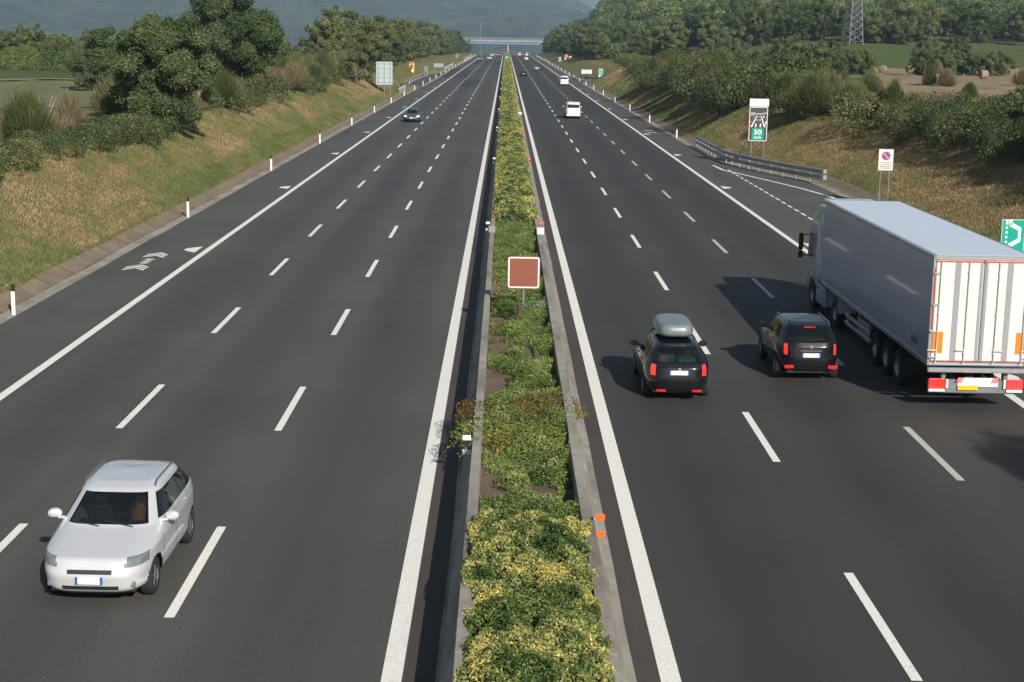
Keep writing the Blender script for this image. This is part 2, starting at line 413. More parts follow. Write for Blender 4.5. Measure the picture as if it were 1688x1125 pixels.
M_galvdark = pmat('weathered_steel', (.22, .24, .26), .55, .6, var=.2, vscale=2)
M_white = pmat('white_plastic', (.78, .78, .76), .5, var=.05)
M_black = pmat('black_plastic', (.015, .015, .016), .6, var=.2)
M_red = pmat('red_reflector', (.45, .03, .02), .35)
M_orange = pmat('orange_reflector', (.85, .13, .01), .4, var=.04, emis=None)
M_grey = pmat('grey_panel', (.28, .30, .32), .5, .3)
M_bluegrey = pmat('aluminium_panel_back', (.42, .50, .54), .45, .5, var=.06)
M_signwhite = pmat('sign_white', (.72, .75, .72), .4, var=.03)
M_signgreen = pmat('sign_green', (.0, .33, .25), .35, var=.05)
M_signdark = pmat('sign_charcoal', (.06, .062, .066), .4, var=.08)
M_signred = pmat('sign_red', (.55, .02, .025), .35, var=.05)
M_signblue = pmat('sign_blue', (.03, .07, .42), .35, var=.05)
M_signbrown = pmat('sign_brown', (.24, .078, .050), .45, var=.06)
M_signgrey = pmat('sign_grey', (.30, .31, .34), .4, var=.04)
M_yellow = pmat('yellow_box', (.75, .36, .02), .45, var=.05)
M_text = pmat('sign_text', (.08, .08, .08), .5)
M_bark = pmat('bark', (.12, .095, .07), .95, var=.4, vscale=3, bump=.8, bscale=8)
M_twig = pmat('dry_twig', (.30, .24, .19), .95, var=.3, vscale=3)
# ================================================================ SETTING
# terrain sheet
def axis(segs):
    out = []
    for a, b, st in segs: out += list(np.arange(a, b, st))
    return np.array(out + [segs[-1][1]])
gx = axis([(-7000, -2000, 500), (-2000, -400, 100), (-400, -100, 20), (-100, -34, 2), (-34, -16, .35), (-16, 17, 3), (17, 34, .35), (34, 126, 2), (126, 450, 12), (450, 2000, 100), (2000, 7000, 500)])
gy = axis([(-60, 20, 10), (20, 60, 1.2), (60, 150, .9), (150, 320, 1.8), (320, 520, 5), (520, 1000, 8), (1000, 1600, 20), (1600, 4500, 150), (4500, 16000, 600)])
GX, GY = np.meshgrid(gx, gy); GZ = ground(GX, GY)
nx, ny = len(gx), len(gy)
idx = np.arange(nx*ny).reshape(ny, nx)
F = np.stack([idx[:-1, :-1], idx[:-1, 1:], idx[1:, 1:], idx[1:, :-1]], -1).reshape(-1, 4)
ter = link('ground', np_mesh('ground', np.stack([GX, GY, GZ], -1).reshape(-1, 3), F, M_terrain, smooth=True))
tag(ter, kind='structure')

def sheet(name, x0, x1, y0, y1, z, mat, ystep=None, x0f=None, x1f=None, kind='structure', make=True):
    ys = [y0]
    while ys[-1] < y1:
        y = ys[-1]; ys.append(min(y1, y + (ystep or (6 if y < 850 else 12))))
    ys = np.array(ys)
    a = np.array([x0f(v) if x0f else x0 for v in ys]); b = np.array([x1f(v) if x1f else x1 for v in ys])
    zz = z + crest(ys)
    V = np.concatenate([np.stack([a, ys, zz], -1), np.stack([b, ys, zz], -1)]); n = len(ys)
    F = np.array([(i, n+i, n+i+1, i+1) for i in range(n-1)])
    if not make: return V, F
    return tag(link(name, np_mesh(name, V, F, mat)), kind=kind)
YE = 1180
XL0, XL1 = -15.95, -0.80      # left carriageway
XR0, XR1 = 2.02, 16.55        # right carriageway
sheet('road', -12.6, -1.35, -60, YE, 0, M_asph)
sheet('road', 2.42, 13.6, -60, YE, 0, M_asphR)
sheet('road_shoulder', 0, -12.6, -60, YE, 0, M_should, x0f=lambda y: XL0 - float(lay_left(y)))
sheet('road_shoulder', 13.6, 0, -60, YE, 0, M_should, x1f=lambda y: XR1 + float(lay_right(y)))
sheet('road_shoulder', -1.35, -.70, -60, YE, 0, M_asphred)
sheet('road_shoulder', 1.9, 2.42, -60, YE, 0, M_asphred)
# resurfaced, darker patches of asphalt
for x0, x1, y0, y1 in ((-16.5, -9.1, 370, 470), (-12.6, -1.6, 560, 690), (2.6, 6.1, 520, 700), (6.1, 13.5, 640, 690), (-9, -5.3, 300, 352)):
    sheet('road_patch', x0, x1, y0, y1, .004, M_asphdark)
# markings: one mesh per colour
def strips(name, items, mat, z=.008):
    V = []; F = []; k = 0
    for x0, x1, y0, y1 in items:
        v, f = sheet('', x0, x1, y0, y1, z, None, make=False, ystep=12)
        V.append(v); F.append(f+k); k += len(v)
    return tag(link(name, np_mesh(name, np.concatenate(V), np.concatenate(F), mat)), kind='structure')
items = [(-12.88, -12.62, -60, YE), (-1.67, -1.37, -60, YE), (2.42, 2.72, -60, YE), (13.6, 13.86, -60, YE)]
strips('road_marking', items, M_paint)
# dashed lines: phases read from the road itself
def first(px, py): return at_z(px, py)
dL = first(552, 553)[1]; dR = first(1274.6, 762)[1]; dR2 = first(1581.9, 793)[1]
it = []; it2 = []
for k in range(-4, 92):
    for x, y0, lst in ((-5.25, dL, it), (-9.0, dL, it), (6.22, dR, it), (9.98, dR2, it2)):
        y = y0 + 12.03*k
        if 0 < y < 1100: lst.append((x-.085, x+.085, y, y+4.7))
strips('road_marking', it, M_paint); strips('road_marking', it2, M_paintold)
# bay markings
it = []
for k in range(34):
    it.append((16.42, 16.56, 45+2.05*k, 45+2.05*k+1.35))
strips('road_marking', it, M_paint, .009)
def ribbon(name, pts, w, mat, z=.010):
    mb = MB(); P = []
    for i, p in enumerate(pts):
        a = Vector(pts[max(0, i-1)]); b = Vector(pts[min(len(pts)-1, i+1)]); d = (b-a).normalized(); nrm = Vector((-d.y, d.x))
        P += [(p[0]+nrm.x*w/2, p[1]+nrm.y*w/2, z), (p[0]-nrm.x*w/2, p[1]-nrm.y*w/2, z)]
    mb.add(P, [(2*i, 2*i+1, 2*i+3, 2*i+2) for i in range(len(pts)-1)])
    return mb
mb = ribbon('', [(15.9, 118), (16.1, 113.5), (16.9, 110.5), (18.2, 105), (19.3, 100), (20.1, 95), (20.35, 88), (20.4, 45)], .22, None)
mb.v = [(x, y, z) for x, y, z in mb.v]; mb.build('road_marking', M_paint, kind='structure')
mb = ribbon('', [(-15.75, 436), (-16.6, 430), (-19.4, 405), (-19.9, 330), (-19.2, 308), (-17.6, 302), (-15.8, 297)], .28, None); mb.build('road_marking', M_paint, kind='structure')
it = [(-15.86, -15.66, 297, 436)]; strips('road_marking', it, M_paint, .009)
# half-round studs of paint beside the edge lines and the distance chevrons
def fan(mb, pts, z=.010):
    mb.add([(x, y, z) for x, y in pts], [tuple(range(len(pts)))])
mb = MB()
yb = at_z(325, 413)[1]
for k in range(0, 30):
    y = yb + 28.5*k
    if y < 20 or y > 850: continue
    fan(mb, [(-13.15 - .62*math.sin(math.pi*t/10), y-.75+1.9*t/10 + (.0 if t < 10 else 0)) for t in range(11)][::-1])
yb2 = at_z(1190, 310)[1]
for k in range(-2, 28):
    y = yb2 + 28.5*k
    fan(mb, [(14.1 + .62*math.sin(math.pi*t/10), y-.75+1.9*t/10) for t in range(11)])
# chevrons  <<< ooo <<<  on the left shoulder
cy0 = at_z(236, 446)[1]; cx0 = -14.55
def chev(mb, x, y, s=1):
    for j in range(3):
        yy = y + j*.38*s
        for sg in (-1, 1):
            P = [(x, yy+.60), (x+sg*.44, yy), (x+sg*.44, yy+.22), (x, yy+.84)]
            fan(mb, P if sg > 0 else P[::-1])
chev(mb, cx0, cy0-.1); chev(mb, cx0, cy0+3.5)
for j in range(3): fan(mb, [(cx0+.20*math.cos(t*.628), cy0+1.95+.52*j+.16*math.sin(t*.628)) for t in range(10)])
c2 = at_z(1078, 219)
for dy in (0, 3.6): chev(mb, 15.1, c2[1]-1+dy)
mb.build('road_marking', M_paint, kind='structure')

# gutters and sloping kerbs (concrete), left & right
def profile_strip(name, prof, y0, y1, mat, ox=None, step=3.0, joints=True, seed=1, **k):
    """prof: list of (x,z) swept along y"""
    ys = np.arange(y0, y1+.01, step); n = len(prof); V = []
    for i, y in enumerate(ys):
        o = float(ox(y)) if ox else 0; c = float(crest(y))
        for j, (x, z) in enumerate(prof):
            V.append((x+o + (random.Random(seed*7919+i*31+j).uniform(-.02, .02) if joints else 0), y, z+c + (random.Random(seed*17+i*31+j).uniform(-.012, .012) if joints and j else 0)))
    F = [(i*n+j, i*n+j+1, (i+1)*n+j+1, (i+1)*n+j) for i in range(len(ys)-1) for j in range(n-1)]
    me = bpy.data.meshes.new(name); me.from_pydata(V, [], F); me.update(); me.materials.append(mat)
    return tag(link(name, me), **k)
profile_strip('gutter', [(-15.94, .003), (-16.1, .012), (-16.45, .02)], -20, 1000, M_gutter, ox=lambda y: -lay_left(y), kind='structure')
profile_strip('kerb', [(-16.45, .02), (-16.62, .03), (-16.86, .12), (-17.15, .34), (-17.28, .40), (-17.36, .30)], -20, 560, M_kerb, ox=lambda y: -lay_left(y), seed=2, kind='structure')
profile_strip('gutter', [(17.05, .02), (16.75, .012), (16.54, .003)], -20, 1000, M_gutter, ox=lay_right, seed=3, kind='structure')
profile_strip('kerb', [(18.3, .30), (18.1, .36), (17.75, .22), (17.35, .06), (17.05, .02)], -20, 1000, M_kerb, ox=lay_right, seed=4, kind='structure')
# joint lines in the concrete kerb
mb = MB()
for k in range(200):
    y = 30+2.9*k
    if not (292 < y < 442): mb.add([(-16.47, y, .026), (-17.2, y, .39), (-17.2, y+.035, .39), (-16.47, y+.035, .026)], [(0, 1, 2, 3)])
mb.v = [(x, y, z+.012) for x, y, z in mb.v]
mb.build('kerb', M_black, kind='structure')

# ---------------------------------------------------------------- fields
def drape(name, poly_px, mat, lift=.12, res=14):
    """a field whose corner points were read off the photo and stand on the terrain"""
    c = [at_ground(*p) for p in poly_px]
    V = []
    for i in range(res+1):
        for j in range(res+1):
            u, v = i/res, j/res
            x = (c[0][0]*(1-u)+c[1][0]*u)*(1-v)+(c[3][0]*(1-u)+c[2][0]*u)*v
            y = (c[0][1]*(1-u)+c[1][1]*u)*(1-v)+(c[3][1]*(1-u)+c[2][1]*u)*v
            V.append((x, y, gz(x, y)+lift))
    F = [(i*(res+1)+j, i*(res+1)+j+1, (i+1)*(res+1)+j+1, (i+1)*(res+1)+j) for i in range(res) for j in range(res)]
    return tag(link(name, np_mesh(name, np.array(V), np.array(F), mat, smooth=True)), kind='structure')
drape('field', [(-60, 185), (190, 178), (175, 136), (-40, 138)], M_meadow, .06, 40)
drape('field', [(-60, 136), (175, 134), (168, 131), (-40, 132)], M_stubble, .10, 40)
drape('field', [(1470, 164), (1800, 178), (1760, 114), (1440, 112)], M_stubble, .07, 40)
drape('field', [(1130, 128), (1420, 130), (1420, 116), (1180, 118)], M_meadow, .08, 30)

# ---------------------------------------------------------------- mountains
def mountain(name, xs, ys, hf, mat, seed):
    X, Y = np.meshgrid(xs, ys); Z = hf(X, Y)
    nx, ny = len(xs), len(ys); idx = np.arange(nx*ny).reshape(ny, nx)
    F = np.stack([idx[:-1, :-1], idx[:-1, 1:], idx[1:, 1:], idx[1:, :-1]], -1).reshape(-1, 4)
    return tag(link(name, np_mesh(name, np.stack([X, Y, Z], -1).reshape(-1, 3), F, mat, smooth=True)), kind='structure')
def m1(X, Y):
    h = np.interp(X, [-4000, -1500, -600, 0, 60, 322, 700, 1100, 1800], [1100, 850, 560, 300, 262, 150, 70, 10, -20])
    r = 1-np.abs(fbm(X/900, Y/900, 41, 5)*2-1)
    t = sst(3000, 6900, Y)
    return t*(h*(.50+.62*r) ) + sst(3000, 4200, Y)*(fbm(X/260, Y/260, 50, 5)-.4)*110*np.clip(h/250, .2, 1.2) - 46 + 34*sst(2600, 4200, Y)
mountain('mountain', np.linspace(-4200, 1900, 210), np.linspace(2500, 7600, 150), m1, M_mtn, 1)
def m2(X, Y):
    r = 1-np.abs(fbm(X/1800, Y/1800, 61, 5)*2-1)
    return sst(8500, 13500, Y)*(900+np.interp(X, [-2000, 600, 2500], [300, 60, 250]))*(.75+.3*r) + (fbm(X/500, Y/500, 70, 4)-.4)*70*sst(8500, 9500, Y) - 15
mountain('mountain', np.linspace(-3500, 6000, 150), np.linspace(8300, 14500, 90), m2, M_mtn, 2)

# ---------------------------------------------------------------- median
def barrier(name, xo_base, xo_top, xi_top, xi_base, mat, label):
    """New-Jersey style concrete wall in 6 m cast sections"""
    root = empty(name, (xo_top, 20, 0), label=label, cat='concrete barrier', group='median barriers')
    y = 8.0; k = 0; mb = MB(); s = 1 if xo_base > xi_top else -1
    while y < 1000:
        L = 6.0; j = random.Random(k*13+int(xo_top*10)); o = j.uniform(-.008, .008); c = float(crest(y)); c2 = float(crest(y+L))
        prof = [(xi_base, -.1), (xi_top, .93), (xo_top, .93), (xo_top+s*.05, .45), (xo_base-s*.03, .16), (xo_base, .14), (xo_base, -.1)]
        n = len(prof); V = [(x+o, y+.012, z+c) for x, z in prof] + [(x+o, y+L-.012, z+c2) for x, z in prof]
        F = [(i, i+1, n+i+1, n+i) for i in range(n-1)] + [tuple(range(n))[::-1], tuple(range(n, 2*n))]
        if s < 0: F = [f[::-1] for f in F]
        mb.add([(a-xo_top, b-20, c_) for a, b, c_ in V], F); y += L; k += 1
    mb.build('wall', mat, root)
    return root
bl = barrier('median_barrier', -.80, -.56, -.38, -.33, M_conc, 'low concrete barrier along the left edge of the planted median, its road face in shadow')
brr = barrier('median_barrier', 1.90, 1.68, 1.48, 1.44, M_conc, 'low concrete barrier along the right edge of the planted median, carrying orange reflectors')
profile_strip('kerb', [(2.06, .004), (2.05, .07), (1.88, .08)], 8, 1000, M_conc, seed=8, kind='structure')
profile_strip('kerb', [(-.78, .08), (-.86, .07), (-.87, .004)], 8, 1000, M_conc, seed=9, kind='structure')
# soil bed
ys = np.concatenate([np.arange(8, 90, .25), np.arange(90, 1010, 5)]); xs = np.linspace(-.36, 1.46, 14)
X, Y = np.meshgrid(xs, ys); Z = .56 + .08*(fbm(X*1.5, Y*1.5, 77, 4)-.5)*2 + crest(Y)
nx, ny = len(xs), len(ys); idx = np.arange(nx*ny).reshape(ny, nx)
F = np.stack([idx[:-1, :-1], idx[:-1, 1:], idx[1:, 1:], idx[1:, :-1]], -1).reshape(-1, 4)
tag(link('soil', np_mesh('soil', np.stack([X, Y, Z], -1).reshape(-1, 3), F, M_soil, smooth=True)), kind='structure')

# ================================================================ VEGETATION
G = np.random.default_rng(11)
def unit(v): return v/np.maximum(np.linalg.norm(v, axis=1, keepdims=True), 1e-9)
def leaf_quads(C, N, size, asp=.55, rng=G, sizevar=.35):
    n = len(C); N = unit(N); t = unit(np.cross(N, rng.normal(size=(n, 3)))); b = np.cross(N, t)
    s = (size*(1+sizevar*rng.uniform(-1, 1, n)))[:, None] if not np.ndim(size) else (size*(1+sizevar*rng.uniform(-1, 1, n)))[:, None]
    V = np.stack([C-t*s*.5, C-b*s*asp*.5+N*s*.08, C+t*s*.5, C+b*s*asp*.5+N*s*.08], 1).reshape(-1, 3)
    return V, np.arange(4*n).reshape(n, 4)
def blob_leaves(cent, rad, n, size, rng, sq=(1, 1, .8), up=.35, core=.72, asp=.6, clip=None):
    cent = np.asarray(cent); rad = np.asarray(rad)
    w = rad**2; w = w/w.sum(); bi = rng.choice(len(cent), n, p=w)
    d = unit(rng.normal(size=(n, 3))); r = rad[bi]*(1.05-.35*rng.random(n)**1.6)
    P = cent[bi] + d*r[:, None]*np.array(sq)
    keep = np.ones(n, bool)
    for j in range(len(cent)):
        q = (P-cent[j])/np.array(sq); keep &= ~(((q*q).sum(1) < (rad[j]*core)**2) & (bi != j))
    if clip is not None: keep &= clip(P)
    P = P[keep]; d = d[keep]; bi = bi[keep]; m = len(P)
    N = d*.7 + rng.normal(size=(m, 3))*.55 + np.array([0, 0, up])
    bt = rng.uniform(-.22, .22, len(cent))
    tone = .5 + bt[bi] + rng.normal(0, .13, m)
    V, F = leaf_quads(P, N, size, asp, rng)
    return V, F, tone.clip(.01, .99)
def crown(seed, w, h, base, nb, nl, ls, egg=.0, rb=(.20, .34), sq=(1, 1, .8)):
    rng = np.random.default_rng(seed)
    C = []
    while len(C) < nb:
        p = rng.uniform(-1, 1, 3)
        q = np.linalg.norm(p)
        if q > .97 or q < .25: continue
        f = 1 - egg*max(0, p[2])
        C.append((p[0]*w/2*f, p[1]*w/2*f, base+h/2+p[2]*h/2))
    C = np.array(C); rad = rng.uniform(rb[0], rb[1], nb)*w*.5*(1-.25*np.abs((C[:, 2]-base-h/2)/(h/2)))
    qq = np.linalg.norm((C-np.array([0, 0, base+h/2]))/np.array([w/2, w/2, h/2]), axis=1); rad = np.maximum(rad*(1.15-.5*qq), .075*w)
    V, F, t = blob_leaves(C, rad, nl, ls, rng, sq=sq)
    # loose sprigs outside the mass give an uneven outline
    m = nl//7; k = rng.choice(nb, m); d = unit(rng.normal(size=(m, 3)) + np.array([0, 0, .3]))
    P = C[k] + d*(rad[k]*rng.uniform(1.0, 1.34, m))[:, None]
    V2, F2 = leaf_quads(P, rng.normal(size=(m, 3)), ls, .5, rng)
    return np.concatenate([V, V2]), np.concatenate([F, F2+len(V)]), np.concatenate([t, np.full(m, .62)]), C
def trunk_mb(C, h0, r, seed, nbr=7):
    rng = random.Random(seed); mb = MB()
    top = max(c[2] for c in C)*.8
    mb.tube([(0, 0, -.3), (rng.uniform(-.05, .05), 0, h0*.5), (rng.uniform(-.15, .15), rng.uniform(-.1, .1), h0), (rng.uniform(-.4, .4), rng.uniform(-.3, .3), top)], [r*1.25, r, r*.85, r*.15], 8)
    for c in rng.sample(list(map(tuple, C)), min(nbr, len(C))):
        z0 = h0*rng.uniform(.7, 1.1); mid = (c[0]*.5, c[1]*.5, z0+(c[2]-z0)*.4)
        mb.tube([(0, 0, z0), mid, c], [r*.5, r*.3, r*.08], 6)
    return mb
OAK = [(.0, (.015, .030, .010)), (.35, (.037, .062, .021)), (.65, (.074, .104, .040)), (1., (.155, .18, .09))]
M_oak = leaf_mat('oak_leaves', OAK, .25, .12)
M_olive = leaf_mat('olive_green_leaves', [(.0, (.022, .032, .010)), (.4, (.058, .078, .026)), (.7, (.100, .118, .046)), (1., (.17, .175, .09))], .25, .28)
M_mixed = leaf_mat('wood_leaves', [(.0, (.015, .030, .009)), (.35, (.042, .070, .021)), (.6, (.078, .106, .034)), (.8, (.125, .140, .050)), (1., (.18, .18, .075))], .25, .45)
M_bright = leaf_mat('bright_hedge_leaves', [(.0, (.03, .05, .01)), (.5, (.085, .13, .03)), (1., (.17, .20, .06))], .3, .15)
M_bramble = leaf_mat('bramble_leaves', [(.0, (.014, .026, .008)), (.4, (.040, .062, .020)), (.66, (.082, .098, .036)), (.84, (.13, .145, .06)), (.93, (.18, .12, .05)), (1., (.24, .15, .07))], .2, .15)
M_broom = leaf_mat('broom_stems', [(.0, (.025, .035, .012)), (.35, (.060, .078, .028)), (.6, (.10, .105, .045)), (.8, (.17, .125, .075)), (1., (.26, .19, .13))], .1, .5, rough=.8, spec=.1)
M_dry = leaf_mat('dry_shrub_stems', [(.0, (.045, .045, .022)), (.5, (.115, .095, .055)), (1., (.21, .175, .11))], .1, .3, rough=.9, spec=.1)
M_euo = leaf_mat('variegated_hedge_leaves', [(.0, (.028, .050, .014)), (.30, (.062, .105, .028)), (.50, (.12, .160, .044)), (.66, (.235, .245, .085)), (.84, (.34, .325, .125)), (1., (.44, .37, .10))], .25, 0)
M_weed = leaf_mat('weed_leaves', [(.0, (.07, .055, .03)), (.2, (.06, .095, .024)), (.5, (.12, .18, .042)), (.75, (.18, .235, .07)), (1., (.24, .25, .12))], .3, .12)
M_redshrub = leaf_mat('reddish_shrub_leaves', [(.0, (.10, .030, .018)), (.3, (.12, .06, .022)), (.55, (.13, .13, .03)), (.8, (.15, .19, .04)), (1., (.24, .21, .05))], .25, 0)
M_greyplant = leaf_mat('silvery_leaves', [(.0, (.08, .11, .07)), (1., (.25, .30, .22))], .2, 0)
M_flower = leaf_mat('yellow_flowers', [(.0, (.5, .30, .01)), (1., (.8, .5, .03))], .3, 0)
M_grass = leaf_mat('grass_blades', [(.0, (.06, .10, .024)), (.35, (.115, .145, .055)), (.55, (.175, .158, .072)), (.78, (.235, .168, .092)), (1., (.30, .225, .14))], .25, 0, rough=.8, spec=.1)

TREES = {}
def tree_kind(key, seed, w, h, base, nb, nl, ls, mat, egg=.3, rb=(.2, .34), r=None, sq=(1, 1, .8)):
    V, F, t, C = crown(seed, w, h, base, nb, nl, ls, egg, rb, sq)
    TREES[key] = (np_mesh('crown', V, F, mat, t), trunk_mb(C, base+h*.25, r or w*.03, seed).mesh('trunk', M_bark, True), base+h)
def put_tree(key, x, y, z=None, s=1, sz=None, rz=0, name='broadleaf_tree', label='', cat='tree', group=None):
    z = gz(x, y) if z is None else z
    o = empty(name, (x, y, z), rz, label=label, cat=cat, group=group); o.scale = (s, s, sz or s)
    link('crown', TREES[key][0], o); link('trunk', TREES[key][1], o)
    return o
# the two big oaks on the left bank
tree_kind('oak_a', 3, 6.7, 6.8, .5, 120, 90000, .13, M_oak, .25, (.10, .22))
tree_kind('oak_b', 5, 10.4, 10.3, .9, 150, 100000, .18, M_oak, .38, (.09, .20))
tree_kind('oak_c', 8, 8.2, 8.0, .6, 80, 42000, .19, M_oak, .35, (.12, .24))
tree_kind('wood1', 21, 7, 8, .6, 44, 11000, .30, M_mixed, .35, (.14, .28))
tree_kind('wood2', 22, 8, 7, .4, 50, 11000, .32, M_mixed, .2, (.14, .28))
tree_kind('wood3', 23, 5.2, 9, .6, 36, 9500, .28, M_mixed, .5, (.16, .3), sq=(1, 1, 1.1))
tree_kind('wood4', 24, 9, 9, .7, 56, 13000, .32, M_mixed, .3, (.12, .26))
tree_kind('wood5', 27, 7.5, 6.5, .3, 46, 10000, .30, M_mixed, .1, (.14, .3))
tree_kind('loose', 25, 6.5, 7, .6, 30, 11000, .24, M_olive, .3, (.14, .24))
tree_kind('shrub', 26, 4.2, 3.2, .1, 20, 7000, .20, M_olive, .1, (.2, .34))
WOOD = ['wood1', 'wood2', 'wood3', 'wood4', 'wood5']
put_tree('oak_a', -22.4, 102.5, gz(-22.4, 102.5)-.5, 1.12, 1.10, .4, 'oak_tree', 'rounded dark green oak standing alone at the near edge of the left bank', 'tree')
put_tree('oak_b', -27.0, 152, gz(-27.0, 152)-.9, 1.04, 1.06, 1.1, 'oak_tree', 'tallest dark oak on the left bank, reaching the top of the picture', 'tree')
put_tree('oak_c', -41.5, 163, gz(-41.5, 163)-.6, 1.0, .86, .3, 'oak_tree', 'dark oak half hidden behind the rounded oak, at the field edge', 'tree')
put_tree('oak_c', -31.0, 196, None, .95, 1.0, 2.3, 'oak_tree', 'smaller dark oak just right of and behind the tallest oak', 'tree')

# broom and dry shrubs : fans of fine upright stems
def stems_mesh(name, seed, w, h, n, mat, spread=.8, wid=.022, tone0=.4, base_r=.3, fans=5):
    rng = np.random.default_rng(seed); VV = []; TT = []
    for f in range(fans):
        m = n//fans; fw = w*rng.uniform(.45, .8); fh = h*rng.uniform(.6, 1.08); ca = rng.uniform(0, 6.28); cr = w*.26*rng.random()**.5 if fans > 1 else 0
        a = rng.uniform(0, 2*np.pi, m); rr = rng.random(m)**.5
        off = np.array([math.cos(ca)*cr, math.sin(ca)*cr, 0])
        b0 = np.stack([np.cos(a)*rr*fw*.5*base_r, np.sin(a)*rr*fw*.5*base_r, rng.random(m)*.15*fh], -1) + off*.4
        lean = rr*spread*rng.uniform(.5, 1.3, m)
        top = np.stack([np.cos(a)*lean*fw*.5, np.sin(a)*lean*fw*.5, fh*(1-.5*lean**2)*rng.uniform(.45, 1.12, m)], -1) + off + rng.normal(0, .06*w, (m, 3))*np.array([1, 1, .8])
        t0 = rng.uniform(.1, .8, m)[:, None]; s = b0 + (top-b0)*t0; e = top
        mid = (s+e)/2 + rng.normal(0, .03*w, (m, 3)); side = unit(rng.normal(size=(m, 3))*np.array([1, 1, .15]))*wid
        VV.append(np.stack([s-side*.6, s+side*.6, mid+side, mid-side, e+side*.25, e-side*.25], 1).reshape(-1, 3))
        TT.append(tone0 + rng.uniform(-.16, .2) + rng.normal(0, .15, m) + .25*(t0[:, 0]-.4))
    V = np.concatenate(VV); t = np.concatenate(TT).clip(.01, .99); k = len(t)
    F = np.concatenate([np.array([[0, 1, 2, 3]])+6*np.arange(k)[:, None], np.array([[3, 2, 4, 5]])+6*np.arange(k)[:, None]])
    return np_mesh(name, V, F, mat, np.concatenate([t, t]))
def woody(seed, w, h, n=6):
    rng = random.Random(seed); mb = MB()
    for i in range(n):
        a = rng.uniform(0, 6.28); l = rng.uniform(.3, .75)
        mb.tube([(0, 0, -.1), (math.cos(a)*w*.18*l, math.sin(a)*w*.18*l, h*.35), (math.cos(a+.3)*w*.42*l, math.sin(a+.3)*w*.42*l, h*.8)], [.05, .035, .012], 5)
    return mb
BR = {}
for i, (w, h) in enumerate(((2.6, 2.2), (3.2, 2.6), (2.2, 2.8))):
    BR['broom%d' % i] = (stems_mesh('stems', 40+i, w, h, 12000, M_broom, .95, .0125, .42), woody(i, w, h).mesh('trunk', M_bark, True))
    BR['dry%d' % i] = (stems_mesh('stems', 50+i, w, h, 6000, M_dry, 1.0, .010, .5), woody(i+9, w, h, 9).mesh('trunk', M_twig, True))
def bramble_mesh(seed, w, d, h, n, ls, mat, tones=0):
    rng = np.random.default_rng(seed); nb = 26
    C = np.stack([rng.uniform(-.5, .5, nb)*w*.8, rng.uniform(-.5, .5, nb)*d*.8, rng.uniform(.1, .62, nb)*h], -1)
    rad = rng.uniform(.28, .42, nb)*h*1.25
    V, F, t = blob_leaves(C, rad, n, ls, rng, sq=(1.25, 1.25, .8), core=.8, clip=lambda P: P[:, 2] > -.5)
    return np_mesh('foliage', V, F, mat, (t+tones).clip(.01, .99))
BM = {'bramble%d' % i: bramble_mesh(60+i, 4.2, 3.2, 1.7, 9000, .13, M_bramble, .04*i) for i in range(3)}
BM['mound'] = bramble_mesh(70, 6.5, 5.0, 2.6, 26000, .13, M_bramble, -.10)
def put_br(key, x, y, s, label, group, z=None, name=None, rz=None, sz=None):
    z = gz(x, y) if z is None else z
    if key in BR:
        nm = name or ('broom_shrub' if 'broom' in key else 'dry_shrub')
        o = empty(nm, (x, y, z-.1), rz if rz is not None else G.uniform(0, 6.28), label=label, cat='shrub', group=group); o.scale = (s, s, sz or s)
        link('stems', BR[key][0], o); link('trunk', BR[key][1], o)
    else:
        o = link(name or 'bramble_thicket', BM[key], None, (x, y, z-.15), (0, 0, rz if rz is not None else G.uniform(0, 6.28)))
        o.scale = (s, s, sz or s*(1.35 if key == 'mound' else 1.0)); tag(o, label, 'bramble', group)
    return o
LB = {'broom': ('wispy green and brown broom shrub on the %s bank top', 'broom shrubs along the %s bank'),
      'dry': ('leafless pinkish brown shrub among the brooms on the %s bank top', 'dry shrubs along the %s bank'),
      'bramble': ('low leafy bramble thicket spilling over the edge of the %s bank', 'bramble thickets along the %s bank'),
      'mound': ('broad dense bramble mound overhanging the %s bank', 'bramble mounds on the %s bank')}
def lab(key, side):
    k = ''.join(c for c in key if not c.isdigit()); return LB[k][0] % side, LB[k][1] % side
def rowveg(side, y0, y1, step, keys, dx0, dx1, smin=.8, smax=1.3, skip=()):
    y = y0
    while y < y1:
        if not any(a < y < b for a, b in skip):
            key = keys[int(G.integers(len(keys)))]
            if side == 'left': x = -17.05 - float(lay_left(y)) - 5.7 - G.uniform(dx0, dx1)
            else: x = 18.1 + float(lay_right(y)) + float(np.interp(y, [0, 92, 145, 260, 400, 900], [8.6, 9.0, 4.9, 4.6, 7.5, 6.0])) + G.uniform(dx0, dx1)
            l, g = lab(key, side); put_br(key, x, y + G.uniform(-.5, .5), G.uniform(smin, smax), l, g)
        y += step*G.uniform(.7, 1.3)
# left bank: brambles at the lip, brooms and dry shrubs behind
rowveg('left', 58, 104, 1.9, ['bramble0', 'bramble1', 'bramble2'], -.5, 1.2, .62, .9)
rowveg('left', 60, 96, 1.9, ['broom0', 'broom1', 'dry0', 'dry2', 'bramble1'], 1.6, 4.5, .6, .9)
rowveg('left', 108, 150, 2.6, ['bramble0', 'bramble2', 'broom0', 'dry1'], .2, 2.2, .55, .95)
rowveg('left', 112, 235, 1.7, ['broom0', 'broom1', 'broom2', 'dry0', 'bramble1', 'bramble0'], .3, 5.5, .85, 1.45)
rowveg('left', 150, 290, 2.6, ['broom1', 'broom2', 'dry1', 'bramble0'], 4, 11, .9, 1.35)
put_br('dry1', *[(-25.2), 84], 1.25, 'tall grey bare-stemmed shrub at the left edge of the picture', 'dry shrubs along the left bank')
put_br('broom1', -24.6, 81, 1.0, 'bushy broom with reddish tips standing clear of the brambles, nearest on the left', None)
